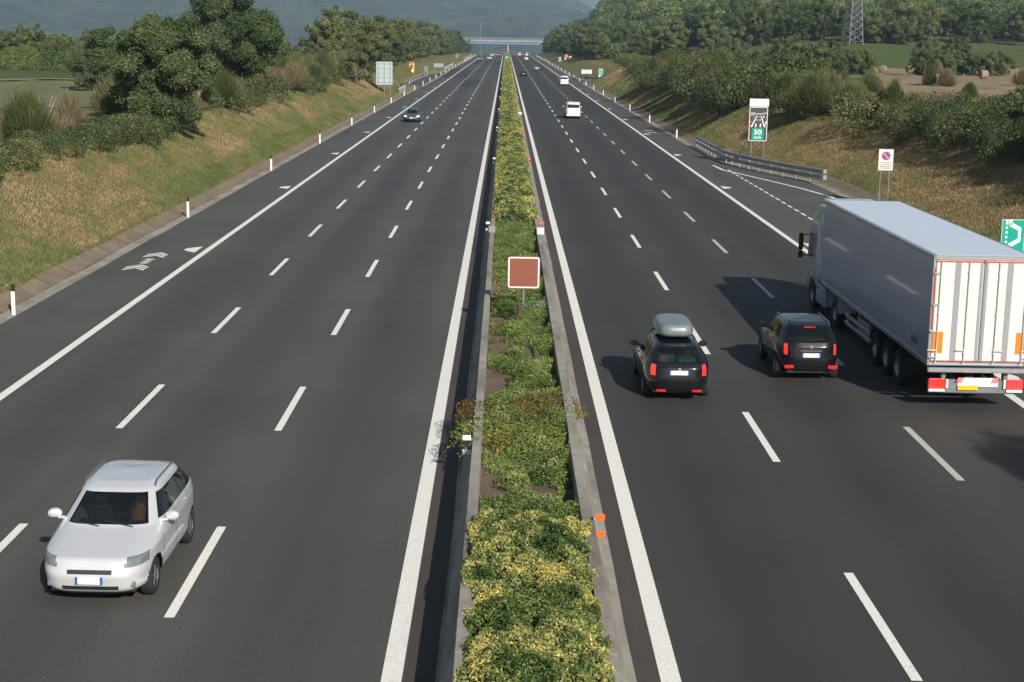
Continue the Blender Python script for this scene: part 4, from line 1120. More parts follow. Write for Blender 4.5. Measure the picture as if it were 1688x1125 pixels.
    if frontplate:
        yq = surf_y(.52, True); mb = MB(); mb.box((0, yq+.018, .50), (.36, .02, .115)); p = mb.build('front_plate', M_plate, root)
        mb = MB(); mb.box((-.20, yq+.018, .50), (.04, .022, .115)); mb.box((.20, yq+.018, .50), (.04, .022, .115)); mb.build('plate_band', M_plateblue, p)
    yq = surf_y(plate_z, False); mb = MB(); mb.box((0, yq-.016, plate_z), (.44, .02, .115)); p = mb.build('rear_plate', M_plate, root)
    mb = MB(); mb.box((-.24, yq-.016, plate_z), (.035, .022, .115)); mb.box((.24, yq-.016, plate_z), (.035, .022, .115)); mb.build('plate_band', M_plateblue, p)
    if step < .05:
        # door gaps and handles follow the flank
        def flank(yq, k0, k1, sg, off=.004, wid=.007):
            P = []
            for i in range(T):
                if k0 <= kp[i] <= k1:
                    ee = (yq-(rows[i, 0]+rows[i, 2])/2)/((rows[i, 0]-rows[i, 2])/2); ee = max(-.99, min(.99, ee))
                    xx = rows[i, 4]*(1-abs(ee)**nexp)**(1/nexp)*(1-.10*max(0, ee)**4-.05*max(0, -ee)**4)
                    zz = rows[i, 3]+(rows[i, 1]-rows[i, 3])*(ee+1)/2 + .02*max(0, min(1, kp[i]-4.8))*(1-ee*ee)
                    P.append((sg*(xx+off), yq, zz))
            Vv = []
            for p in P: Vv += [(p[0], p[1]-wid, p[2]), (p[0], p[1]+wid, p[2])]
            return Vv, [(2*i, 2*i+1, 2*i+3, 2*i+2) for i in range(len(P)-1)]
        mb = MB()
        for sg in (-1, 1):
            for yq in (.92, bpil[0]-.02, -.98):
                v, f = flank(yq, .9, 4.1, sg); mb.add(v, f)
        mb.build('door_gap', M_trim, root)
        for sg in (-1, 1):
            for yq in (.16, -.86):
                v, f = flank(yq, 3.4, 3.6, sg); c0 = v[len(v)//2]
                mb = MB(); mb.box((c0[0]+sg*.012, yq, c0[2]), (.03, .19, .03), bev=.01); mb.build('door_handle', body, root, True)
        # wipers
        mb = MB(); kf = K[4]
        for xx in (-.45, .12): mb.tube([(xx, kf[0]+.01, kf[1]+.02), (xx+.5, kf[0]-.10, kf[1]+.085)], .010, 5)
        mb.build('wiper', M_trim, root)
        mb = MB(); kr = K[4]; mb.tube([(-.05, kr[2]-.015, kr[3]+.06), (.36, kr[2]+.0, kr[3]+.10)], .010, 5); mb.build('rear_wiper', M_trim, root)
    if rails:
        for sg in (-1, 1):
            mb = MB(); xr = sg*(K[5][4]-.05); mb.tube([(xr, K[5][0]-.15, K[6][1]-.06), (xr, K[5][0]-.3, K[6][1]+.02), (xr, K[5][2]+.3, K[6][3]+.02), (xr, K[5][2]+.12, K[5][3]+.0)], .018, 6)
            mb.build('roof_rail', M_rim, root, True)
    if extras: extras(root, K, rows)
    return root
HATCH = [(1.86, .20, -1.86, .24, .74), (2.00, .30, -1.98, .34, .86), (2.06, .55, -2.03, .62, .885), (1.93, .78, -2.0, .93, .885), (1.02, 1.00, -1.93, 1.06, .84), (.30, 1.43, -1.42, 1.43, .63), (.05, 1.49, -1.15, 1.49, .52), (-.4, 1.50, -.8, 1.50, .0)]
HATCH_W = [(a*1.06, b*1.05, c*1.06, d*1.05, e*1.05) for a, b, c, d, e in HATCH]
WAGON = [(2.05, .20, -2.1, .24, .74), (2.2, .30, -2.22, .34, .86), (2.25, .52, -2.28, .60, .88), (2.12, .72, -2.24, .90, .88), (1.05, .95, -2.16, 1.02, .83), (.45, 1.38, -1.72, 1.38, .60), (.2, 1.44, -1.45, 1.44, .50), (-.4, 1.46, -.8, 1.46, .0)]
SUV = [(1.86, .28, -1.9, .32, .74), (2.0, .36, -2.02, .42, .85), (2.06, .62, -2.06, .66, .88), (1.94, .88, -2.02, 1.0, .88), (1.05, 1.08, -1.96, 1.12, .83), (.42, 1.52, -1.55, 1.52, .64), (.15, 1.58, -1.25, 1.58, .54), (-.4, 1.6, -.8, 1.60, .0)]
SEDAN = [(2.1, .20, -2.1, .24, .72), (2.22, .30, -2.22, .32, .85), (2.28, .50, -2.28, .60, .88), (2.15, .70, -2.26, .88, .88), (1.0, .92, -1.75, 1.0, .82), (.35, 1.36, -1.0, 1.36, .58), (.1, 1.42, -.8, 1.42, .48), (-.2, 1.44, -.6, 1.44, .0)]
VAN = [(2.2, .24, -2.35, .26, .80), (2.38, .34, -2.42, .36, .90), (2.42, .62, -2.44, .66, .93), (2.30, .92, -2.44, 1.02, .94), (1.75, 1.12, -2.42, 1.16, .92), (.85, 1.80, -2.30, 1.84, .82), (.6, 1.92, -2.18, 1.93, .72), (-.4, 1.95, -1.6, 1.95, .0)]
PI = math.pi
# 1 white hatchback coming towards the camera
def white_extras(root, K, rows):
    for sg in (-1, 1):
        mb = MB(); mb.box((sg*.62, 2.03, .40), (.20, .03, .09), bev=.01); mb.build('fog_lamp', M_lamp, root)
    mb = MB(); mb.lathe([(.055, 0), (.055, .02), (.03, .025)], 16, Matrix.Translation((0, 2.03, .70)) @ Matrix.Rotation(R(-90), 4, 'X')); mb.build('badge', M_rim, root)
    mb = MB(); mb.box((0, .25, .95), (.1, .1, .1)); 
    mb = MB(); mb.box((-.36, .16, 1.0), (.40, .22, .42), bev=.1); mb.build('seat_cover', pmat('rust_cloth', (.30, .13, .08), .9, var=.3), root)
make_car('white_car', HATCH_W, M_cwhite, (-6.55, 25.95, 0), PI - R(1.0), 'pearl white hatchback driving towards the camera at the bottom left', wb=(1.34, -1.34), wr=.32, track=-.035, taper=(.05, .03), rails=True, extras=white_extras)
# 2 black estate with grey roof box
def box_extras(root, K, rows):
    mb = MB()
    for yy in (.05, -.85): mb.tube([(-.55, yy, 1.44), (-.5, yy, 1.53), (.5, yy, 1.53), (.55, yy, 1.44)], .02, 6)
    mb.build('roof_bar', M_trim, root)
    mb = MB(); mb.box((-.28, -1.35, 1.00), (.5, .5, .28), bev=.06); mb.box((.3, -1.55, .98), (.6, .35, .26), bev=.06); mb.build('luggage', M_luggage, root)
    mb = MB(); mb.box((-.38, -1.62, 1.02), (.26, .3, .22), bev=.05); mb.build('luggage', M_luggage2, root)
    for s in (-1, 1):
        mb = MB(); mb.box((s*.46, -2.30, .34), (.24, .05, .06)); mb.build('bumper_reflector', M_tail, root)
    mb = MB(); mb.lathe([(.045, 0), (.045, .015), (.02, .02)], 14, Matrix.Translation((0, -2.255, .88)) @ Matrix.Rotation(R(90), 4, 'X')); mb.build('badge', M_rim, root)
est = make_car('black_estate_car', WAGON, M_cblack, (4.62, 41.3, 0), 0, 'black estate car carrying a grey roof box in the lane nearest the median', wb=(1.35, -1.32), tail=(2.35, 3.75, .60), tailmat=M_tail2, extras=box_extras, rearwin=(4.08, 4.88, .10), plate_z=.80)
# roof box: its own thing
rb = empty('roof_box', (4.62, 41.0, 1.56), 0, label='rounded grey luggage box on the roof of the black estate', cat='roof box')
def rounded_slab(w, l, z0, z1, n=5., NA=96, mat=None, taper=.12):
    keys = [(l/2*.93, z0, -l/2*.93, z0, w/2*.9), (l/2, z0+.05, -l/2, z0+.05, w/2), (l/2*.98, z0+(z1-z0)*.45, -l/2, z0+(z1-z0)*.5, w/2), (l/2*.86, z1-.06, -l/2*.95, z1-.05, w/2*.93), (l/2*.72, z1, -l/2*.87, z1, w/2*.78), (l/2*.3, z1+.015, -l/2*.4, z1+.015, 0)]
    x, y, z, kp, e, rows, cx = car_shape(keys, n, .04, NA, (taper, .03))
    T = len(kp); idx = np.arange(T*NA).reshape(T, NA); nxt = np.roll(idx, -1, 1)
    F = np.stack([idx[:-1], nxt[:-1], nxt[1:], idx[1:]], -1).reshape(-1, 4)
    return np.stack([x, y, z], -1).reshape(-1, 3), F
V, F = rounded_slab(1.0, 2.05, 0, .33, 4.2)
link('shell', np_mesh('shell', V, F, pmat('roof_box_grey', (.17, .205, .215), .35, .1, coat=.4), smooth=True), rb)
mb = MB(); mb.box((0, -.99, .17), (.12, .02, .05), bev=.005); mb.build('lock', M_trim, rb)
# 3 black compact SUV
def suv_extras(root, K, rows):
    for s in (-1, 1):
        mb = MB(); mb.box((s*.60, -2.06, .46), (.26, .05, .10), bev=.01); mb.build('bumper_reflector', M_tail, root)
    mb = MB(); mb.box((0, -1.60, 1.49), (.32, .04, .03)); mb.build('brake_light', M_tail, root)
    mb = MB(); mb.lathe([(.05, 0), (.05, .015), (.02, .02)], 14, Matrix.Translation((0, -2.02, 1.0)) @ Matrix.Rotation(R(90), 4, 'X')); mb.build('badge', M_rim, root)
    mb = MB(); mb.box((0, -2.045, .90), (.6, .03, .035), bev=.01); mb.build('handle_bar', M_rim, root)
make_car('black_suv', SUV, M_cblack, (8.55, 43.75, 0), 0, 'black compact SUV with high red lamps beside the lorry', wb=(1.25, -1.25), wr=.34, tail=(2.35, 3.6, .64), tailmat=M_tail2, rails=True, dark_low=.5, extras=suv_extras, plate_z=.78, winlim=(-.80, .80))
# 5 slate blue oncoming car, and vans
make_car('blue_car', SEDAN, M_cblue, (-10.2, 173.2, 0), PI, 'slate blue saloon with lit headlights coming down the outer left lane', step=.05, NA=170, wb=(1.35, -1.35), lamp_on=True)
def van_extras(root, K, rows):
    mb = MB(); mb.box((0, -2.47, .42), (1.7, .10, .20), bev=.04); mb.build('rear_bumper', M_galv if False else M_vwhite, root)
    mb = MB(); mb.box((0, -2.452, 1.0), (.012, .01, 1.3)); mb.build('door_gap', M_trim, root)
make_car('white_van', VAN, M_vwhite, (8.12, 187.3, 0), 0, 'white passenger van in the middle lane, the nearer of the two white vans', cat='van', step=.05, NA=170, nexp=7, wb=(1.5, -1.55), wr=.33, hide_side=False, winlim=(-.9, .9), bpil=(.75, -.6), tail=(2.6, 4.05, .80), extras=van_extras, rearwin=(4.16, 4.80, .16), plate_z=.95, seats=False, mirror=(1.75, 1.2))
make_car('white_van', VAN, M_vwhite, (12.0, 321, 0), 0, 'white panel van in the outer lane, the farther of the two white vans', cat='van', step=.07, NA=120, nexp=7, wb=(1.5, -1.55), wr=.33, hide_side=True, tail=(2.6, 4.05, .80), extras=van_extras, rearwin=(4.16, 4.80, .2), plate_z=.95, seats=False, mirror=(1.75, 1.2))
far = [('dark_car', HATCH, M_cblack, 862.6, 124.6, 0, 0, 'small black car in the right carriageway ahead of the vans, in the inner lane', 390),
       ('silver_car', SEDAN, M_csilver, 884.0, 115.2, 0, 0, 'silver saloon beyond the black car in the right carriageway', 468),
       ('white_car', HATCH, M_vwhite, 867.4, 99.0, 0, 0, 'white car far up the right carriageway below the overpass', 690),
       ('red_car', HATCH, M_cred, 862.0, 91.8, 0, 0, 'red car at the brow of the road under the overpass', 850),
       ('white_van', VAN, M_vwhite, 856.2, 90.8, 0, 0, 'white van at the brow of the road, left of the red car', 868),
       ('white_van', VAN, M_vwhite, 868.2, 90.9, 0, 0, 'white van at the brow of the road, right of the red car', 862),
       ('dark_car', SUV, M_cnavy, 791.8, 100.4, 1, 1, 'dark blue car in the outer lane of the far left carriageway', 660),
       ('beige_car', SUV, M_cbeige, 806.8, 99.2, 1, 1, 'cream coloured car in the middle lane of the far left carriageway', 690),
       ('dark_car', SEDAN, M_cnavy, 818.8, 102.6, 1, 0, 'dark saloon in the inner lane of the far left carriageway', 625),
       ('white_car', SEDAN, M_vwhite, 811.3, 92.6, 1, 0, 'white car just coming over the brow on the left carriageway', 820),
       ('grey_car', SUV, M_cnavy, 823.4, 92.4, 1, 1, 'grey car nearest the median at the brow of the left carriageway', 830),
       ('red_car', HATCH, M_cred, 817.6, 90.6, 1, 1, 'red and white car at the very brow of the left carriageway', 868)]
for nm, keys, mt, px, py, onc, lamp, lb, Y in far:
    X = at_y(px, py, Y)[0]
    make_car(nm, keys, mt, (X, Y, float(crest(Y))), PI if onc else 0, lb, cat='van' if keys is VAN else 'car', step=.12, NA=64, lamp_on=bool(lamp), seats=False, grille=True, group=None)

# ---------------------------------------------------------------- articulated lorry
M_trl = pmat('trailer_panel', (.44, .48, .58), .2, .05, .6, .7, var=.04, vscale=.6)
M_trlroof = pmat('trailer_roof', (.62, .70, .82), .45, .1, var=.03)
M_lock = pmat('lock_rod_steel', (.55, .55, .54), .5, .2)
M_door = pmat('trailer_door_white', (.74, .71, .66), .4, var=.03)
M_alu = pmat('aluminium_edge', (.48, .49, .50), .4, .7, var=.1)
M_cab = pmat('cab_paint', (.42, .50, .60), .25, .3, .5, .8, var=.03)
TX0, TX1, TY0, TY1, TZ0, TZ1 = 10.93, 13.48, 38.75, 52.35, 1.16, 4.0
tx = (TX0+TX1)/2
tr = empty('lorry_trailer', (tx, TY0, 0), 0, label='long white box trailer of the lorry in the outer right lane', cat='lorry trailer')
L = TY1-TY0; W = TX1-TX0
mb = MB(); mb.box((0, L/2, (TZ0+TZ1)/2), (W, L, TZ1-TZ0), bev=.03); box = mb.build('box_body', M_trl, tr)
mb = MB(); mb.box((0, L/2, TZ1+.006), (W-.16, L-.14, .012)); mb.build('roof', M_trlroof, tr)
mb = MB()
for s in (-1, 1):
    mb.box((s*(W/2+.004), L/2, TZ1-.05), (.03, L, .11), bev=.008); mb.box((s*(W/2+.004), L/2, TZ0+.06), (.03, L, .13), bev=.008)
    mb.box((s*(W/2-.02), -.012, (TZ0+TZ1)/2), (.08, .05, TZ1-TZ0-.02), bev=.01)
mb.box((0, -.02, TZ1-.045), (W-.02, .07, .12), bev=.02); mb.box((0, L+.01, TZ1-.05), (W, .05, .1)); mb.build('edge_rail', M_alu, tr)
for s in (-1, 1):
    mb = MB(); mb.box((s*W/4*.965, -.03, (TZ0+TZ1)/2-.0), (W/2*.93, .04, TZ1-TZ0-.22), bev=.012); d = mb.build('rear_door', M_door, tr)
    mb = MB()
    for fx_ in (.30, .86):
        xx = s*W/2*fx_; mb.tube([(xx, -.085, TZ0+.1), (xx, -.085, TZ1-.14)], .016, 8)
        for zz in (TZ0+.35, TZ0+1.35, TZ1-.4): mb.box((xx, -.07, zz), (.07, .04, .04), bev=.008)
        mb.box((xx+s*.10, -.09, TZ0+.42), (.26, .025, .045), bev=.008)
    mb.build('lock_rod', M_lock, d, True)
    mb = MB(); mb.box((s*W/2*.52, -.052, (TZ0+TZ1)/2), (.15, .012, TZ1-TZ0-.24)); mb.box((s*.07, -.052, (TZ0+TZ1)/2), (.07, .014, TZ1-TZ0-.24)); mb.build('door_seam', M_signgrey, d)
    for zz in (TZ1-.45, TZ1-1.25, TZ1-1.95, TZ0+.22):
        mb = MB(); mb.box((s*(W/2-.09), -.065, zz), (.18, .04, .05), bev=.01); mb.build('hinge', M_galv, d)
    mb = MB(); mb.box((s*(W/2-.21), -.056, TZ0+.62), (.26, .012, .56)); mb.build('marker_board', pmat('orange_marker', (.80, .22, .02), .4, var=.05), d)
M_tape = pmat('red_tape', (.48, .09, .08), .35, var=.15)
mb = MB(); mb.box((0, -.056, TZ1-.135), (W*.97, .012, .038)); mb.build('reflective_tape', M_tape, tr)
mb = MB(); mb.box((0, -.056, TZ0+.14), (W*.97, .012, .028)); mb.build('reflective_tape', M_tape, tr)
for s in (-1, 1):
    mb = MB(); mb.box((s*(W/2-.045), -.0565, TZ0+1.75), (.035, .012, 1.6)); mb.build('reflective_tape', M_tape, tr)
# chassis, bumper, lamps
mb = MB(); mb.box((0, L/2, TZ0-.12), (1.0, L-.3, .20)); 
for y in np.arange(.4, L, 1.2): mb.box((0, y, TZ0-.05), (W-.1, .08, .08))
for xx in (-.5, .5): mb.box((xx, L/2, TZ0-.28), (.10, L-.6, .22))
mb.build('chassis', M_trim, tr)
mb = MB(); mb.box((0, -.02, TZ0-.10), (W, .14, .12), bev=.02); mb.build('rear_sill', M_alu, tr)
mb = MB(); mb.box((0, .06, .62), (2.42, .10, .36), bev=.02); mb.box((-.8, .2, .85), (.1, .2, .4)); mb.box((.8, .2, .85), (.1, .2, .4)); bp = mb.build('underrun_bumper', M_galvdark, tr)
for s in (-1, 1):
    mb = MB(); mb.box((s*1.0, -.02, .70), (.42, .07, .26), bev=.02); lp = mb.build('tail_light', M_tail2, tr)
    mb = MB(); mb.box((s*1.0, -.022, .52), (.42, .06, .07), bev=.01); mb.box((s*.74, -.022, .70), (.06, .06, .24), bev=.01); mb.build('indicator_lens', M_plate, lp)
mb = MB(); mb.box((.05, -.015, .74), (1.05, .03, .24), bev=.01); mb.build('marker_panel', M_plate, tr)
mb = MB(); mb.box((-.20, -.035, .60), (.52, .02, .12)); mb.build('number_plate', M_plateyel, tr)
mb = MB()
for k, xx in enumerate((-.42, .5)): 
    for j in range(3): mb.box((xx+(j-1)*.06, -.034, .80), (.03, .01, .16), ry=.5)
mb.build('warning_stripe', M_signred, tr)
mb = MB(); mb.box((-(W/2+.004), 1.35, TZ0+.42), (.012, .62, .16)); mb.build('side_plate', pmat('slate_plate', (.10, .12, .17), .4), tr)
mb = MB()
for k in range(5): mb.box((-(W/2-.0), 2.6+2.3*k, TZ0+.02), (.02, .10, .035))
mb.build('side_marker_light', pmat('amber_lens', (.7, .25, .01), .3), tr)
def axle_wheels(root, ys, half, r=.5, dual=True):
    for y in ys:
        for s in (-1, 1):
            m = Matrix.Rotation(R(90)*s, 4, 'Y'); mb = MB(); h = .15
            mb.lathe([(r*.55, -h), (r*.94, -h), (r, -h*.7), (r, h*.7), (r*.94, h), (r*.6, h), (r*.55, h*.3)], 30, m)
            w = mb.build('wheel', M_tyre, root, True, R(40), loc=(s*(half-.16), y, r))
            mb = MB(); mb.lathe([(r*.56, h*.35), (r*.52, h*.9), (r*.42, -h*.1), (r*.25, 0), (r*.22, h*.7), (.03, h*.75)], 24, m); mb.build('rim', M_galv, w, True)
axle_wheels(tr, (3.0, 4.32, 5.64), W/2)
for s in (-1, 1):
    for yy in (3.0, 4.32, 5.64):
        mb = MB()
        pts = [(s*(W/2-.17), yy+.58*math.cos(a), .5+.58*math.sin(a)) for a in np.linspace(.35, 2.8, 9)]
        for a, b in zip(pts[:-1], pts[1:]): mb.add([(a[0]-.17, a[1], a[2]), (a[0]+.17, a[1], a[2]), (b[0]+.17, b[1], b[2]), (b[0]-.17, b[1], b[2])], [(0, 1, 2, 3)])
        mb.build('mudguard', M_trim, tr)
    mb = MB(); mb.box((s*(W/2-.05), 8.1, .76), (.04, 3.4, .12), bev=.01); mb.box((s*(W/2-.05), 8.1, .52), (.04, 3.4, .12), bev=.01)
    for yy in (6.6, 8.1, 9.6): mb.box((s*(W/2-.09), yy, .78), (.05, .06, .62))
    mb.build('side_guard', M_alu, tr)
mb = MB(); mb.box((-W/2+.30, 7.4, .72), (.5, 1.5, .5), bev=.04); mb.build('pallet_locker', M_galvdark, tr)
mb = MB(); mb.box((-.35, 10.6, .55), (.12, .12, 1.1)); mb.box((.35, 10.6, .55), (.12, .12, 1.1)); mb.build('landing_leg', M_galvdark, tr)
# tractor unit
tc = empty('lorry_tractor', (tx, TY1, 0), 0, label='pale blue lorry cab pulling the white box trailer', cat='lorry cab')
CAB = [(3.05, .34, .95, .9, 1.14), (3.15, .5, .85, 1.0, 1.22), (3.18, 1.0, .80, 1.2, 1.24), (3.16, 1.6, .78, 1.7, 1.24), (3.12, 2.0, .78, 2.05, 1.24), (2.85, 3.0, .80, 3.1, 1.20), (2.4, 3.62, .95, 3.72, 1.02), (1.9, 3.74, 1.3, 3.78, .0)]
x_, y_, z_, kp, e, rows, cx = car_shape(CAB, 9, .05, 200, (.03, .0))
T = len(kp); NA = 200; idx = np.arange(T*NA).reshape(T, NA); nxt = np.roll(idx, -1, 1)
F = np.stack([idx[:-1], nxt[:-1], nxt[1:], idx[1:]], -1).reshape(-1, 4); V = np.stack([x_, y_, z_], -1).reshape(-1, 3)
c = V[F].mean(1); km = np.repeat((kp[:-1]+kp[1:])/2, NA)
wind = (c[:, 1] > 2.9) & (c[:, 2] > 1.75) & (c[:, 2] < 2.85) & (np.abs(c[:, 0]) < 1.1)
sidew = (np.abs(c[:, 0]) > 1.12) & (c[:, 1] > 1.95) & (c[:, 1] < 2.85) & (c[:, 2] > 1.75) & (c[:, 2] < 2.65)
hole = (np.hypot(c[:, 1]-1.75, c[:, 2]-.5) < .62) & (np.abs(c[:, 0]) > .9)
for nm, mk, mt in (('body', ~wind & ~sidew & ~hole, M_cab), ('windscreen', wind, M_glassd), ('side_windows', sidew, M_glassd)):
    f = F[mk]; uq, inv = np.unique(f, return_inverse=True); link(nm, np_mesh(nm, V[uq], inv.reshape(-1, 4), mt, smooth=True), tc)
for s in (-1, 1):
    mb = MB(); mb.box((s*1.12, .42, 2.35), (.05, .75, 2.7), rz=s*.06, bev=.02); mb.build('wind_deflector', M_cab, tc)
    mb = MB(); mb.box((s*1.50, 2.75, 2.25), (.16, .14, .62), bev=.04); mb.box((s*1.50, 2.75, 1.78), (.16, .12, .24), bev=.03); mb.tube([(s*1.2, 2.8, 2.5), (s*1.5, 2.75, 2.5)], .02, 6); mb.tube([(s*1.2, 2.8, 1.75), (s*1.5, 2.75, 1.75)], .02, 6); mb.build('mirror', M_trim, tc, True)
    mb = MB(); mb.box((s*1.05, -.05, .72), (.36, 1.1, .62), bev=.06); mb.build('fuel_tank', M_alu, tc, True)
    mb = MB(); mb.box((s*1.22, .15, .72), (.04, 1.55, .66), bev=.02); mb.build('side_fairing', M_cab, tc)
    mb = MB()
    pts = [(-2.1+.62*math.cos(a), .52+.62*math.sin(a)) for a in np.linspace(.1, 3.05, 12)]
    for a, b in zip(pts[:-1], pts[1:]):
        mb.add([(s*1.24, a[0], a[1]), (s*.66, a[0], a[1]), (s*.66, b[0], b[1]), (s*1.24, b[0], b[1])], [(0, 1, 2, 3), (3, 2, 1, 0)])
    mb.build('mudguard', pmat('mudguard_white', (.6, .63, .68), .4) if s < 0 else MATS['mudguard_white'], tc)
mb = MB(); mb.box((0, -.6, .95), (.95, 4.4, .22)); mb.box((0, .3, 1.2), (1.6, .5, .6)); mb.build('chassis', M_trim, tc)
mb = MB(); mb.box((0, 1.9, 3.80), (1.7, .9, .10), bev=.04); mb.build('roof_spoiler', M_cwhite, tc, True)
axle_wheels(tc, (1.75, -2.1), 1.23)
# ================================================================ STREET FURNITURE
def text_mesh(body, size, mat, parent, loc, rot=(R(90), 0, 0), name='lettering', bold=0.0, xs=1.0, ext=.002, space=1.0):
    cu = bpy.data.curves.new(name, 'FONT'); cu.body = body; cu.size = size; cu.align_x = 'CENTER'; cu.align_y = 'CENTER'; cu.extrude = ext; cu.offset = bold; cu.space_line = space
    tmp = bpy.data.objects.new('tmp', cu); COL.objects.link(tmp)
    me = bpy.data.meshes.new_from_object(tmp); bpy.data.objects.remove(tmp); me.materials.clear(); me.materials.append(mat)
    o = link(name, me, parent, loc, rot); o.scale = (xs, 1, 1); return o
FACE = Matrix.Rotation(R(90), 4, 'X')     # local xy polygon -> upright, front to -y
def plate(mb, poly, x, z, y, t=.01):      # polygon in sign plane centred at (x,z)
    m = Matrix.Translation((x, y, z)) @ FACE
    mb.prism(poly, 0, t, m)
def rect(w, h): return [(-w/2, -h/2), (w/2, -h/2), (w/2, h/2), (-w/2, h/2)]
def ring(mb, ro, ri, x, z, y, t=.004, n=32):
    m = Matrix.Translation((x, y, z)) @ FACE
    P = [(ro*math.cos(2*PI*k/n), ro*math.sin(2*PI*k/n)) for k in range(n)]; Q = [(ri*math.cos(2*PI*k/n), ri*math.sin(2*PI*k/n)) for k in range(n)]
    mb.add([m @ Vector((a, b, t)) for a, b in P+Q], [(k, (k+1) % n, n+(k+1) % n, n+k) for k in range(n)])
def frame_poly(mb, w, h, r, b, x, z, y, t):
    o = rrect(w, h, r); i = rrect(w-2*b, h-2*b, max(.01, r-b)); n = len(o); m = Matrix.Translation((x, y, z)) @ FACE
    mb.add([m @ Vector((a, c, t)) for a, c in o+i], [(k, (k+1) % n, n+(k+1) % n, n+k) for k in range(n)])
def poles(root, xs, z0s, z1, r=.032, mat=None, y=.05):
    for x_, z0 in zip(xs, z0s):
        mb = MB(); mb.tube([(x_, y, z0-.4), (x_, y, z1)], r, 8); mb.build('post', mat or M_galv, root, True)
# brown (blank) sign on the median
bx, by = at_z(862, 522, .5)
s = empty('brown_sign', (bx, by, .5), R(-.5), label='square brown sign with a white border on a single post in the median', cat='road sign')
mb = MB(); plate(mb, rrect(1.04, 1.04, .09), 0, 1.42, 0, .03); mb.build('panel', M_galvdark, s)
mb = MB(); plate(mb, rrect(1.03, 1.03, .09), 0, 1.42, -.031, .002); f = mb.build('face', M_signbrown, s)
mb = MB(); frame_poly(mb, .99, .99, .08, .045, 0, 1.42, -.036, .0); mb.build('border', M_signwhite, s)
poles(s, [0], [0], 1.9)
mb = MB()
for zz in (1.15, 1.7): mb.box((0, .03, zz), (.8, .03, .05))
mb.build('bracket', M_galv, s)
# 50 km/h fog distance panel
x, y, z = at_ground(1247, 262); y0 = 118.5
x = at_y(1247, 262, y0)[0]
s = empty('speed_sign', (x, y0, gz(x, y0)), R(-4), label='tall charcoal panel showing a motorway in fog and 50 km/h, behind the guardrail', cat='road sign')
b0 = at_y(1243, 233, y0)[2] - gz(x, y0); top = at_y(1246, 163, y0)[2] - gz(x, y0); mid = at_y(1246, 176.5, y0)[2] - gz(x, y0)
W = 1.40; H = mid-b0; zc = (mid+b0)/2
mb = MB(); plate(mb, rrect(W, H, .12), 0, zc, 0, .03); mb.build('panel', M_signdark, s)
mb = MB(); frame_poly(mb, W-.02, H-.02, .11, .05, 0, zc, -.034, 0); mb.build('border', M_signwhite, s)
mb = MB(); plate(mb, rect(W*1.03, top-mid-.03), .02, (top+mid)/2+.01, 0, .03); mb.build('upper_panel', M_signwhite, s)
mb = MB()
u = H/2.5
def q(mb, pts, y=-.034): mb.add([(a*u, y, zc+b*u) for a, b in pts], [tuple(range(len(pts)))])
q(mb, [(-.55, -.22), (-.43, -.22), (-.09, .60), (-.15, .60)]); q(mb, [(.43, -.22), (.55, -.22), (.21, .60), (.15, .60)])
for a, b, w, h in ((-.16, -.10, .10, .26), (.18, -.10, .10, .26), (-.08, .30, .06, .12), (.13, .30, .06, .12), (-.04, .53, .04, .06), (.09, .53, .04, .06)):
    q(mb, [(a-w/2-.02, b-h/2), (a+w/2-.02, b-h/2), (a+w/2, b+h/2), (a-w/2, b+h/2)])
for a, b, r_ in ((.53, .10, .13), (.36, .53, .09)):
    m8 = [(a+r_*math.cos(k*PI/8-PI/2)*(1 if k < 9 else 0), b+r_*math.sin(k*PI/8-PI/2)) for k in range(9)]; q(mb, m8, -.033)
mb.build('road_pictogram', M_signwhite, s)
mb = MB(); q(mb, [(-.58, .62), (-.30, .62), (-.26, .68), (.36, .68), (.38, .74), (.60, .74), (.62, .86), (.36, .86), (.34, .80), (-.26, .80), (-.28, .86), (-.58, .86)][::1], -.032); mb.build('cloud_pictogram', M_signgrey, s)
mb = MB(); q(mb, [(-.62, .08), (-.54, .08), (-.54, .24), (-.62, .24)]); q(mb, [(-.36, .50), (-.31, .50), (-.31, .60), (-.36, .60)]); mb.build('orange_marks', M_orange, s)
mb = MB(); plate(mb, rrect(.86*u, .84*u, .04), .0, zc-.72*u, -.033, .003); g = mb.build('speed_plate', M_signgreen, s)
text_mesh('50', .50*u, M_signwhite, g, (.0, -.042, zc-.60*u), bold=.012*u, xs=1.12); text_mesh('km/h', .27*u, M_signwhite, g, (.0, -.042, zc-.97*u), bold=.006*u)
poles(s, [-.45, .50], [gz(x-.45, y0)-gz(x, y0), gz(x+.5, y0)-gz(x, y0)], top-.1)
mb = MB(); mb.tube([(-.62, .9, -.3), (-.55, .12, b0+.3)], .03, 6); mb.tube([(.28, .9, -.3), (.32, .12, b0+.3)], .03, 6); mb.build('brace', M_galvdark, s)
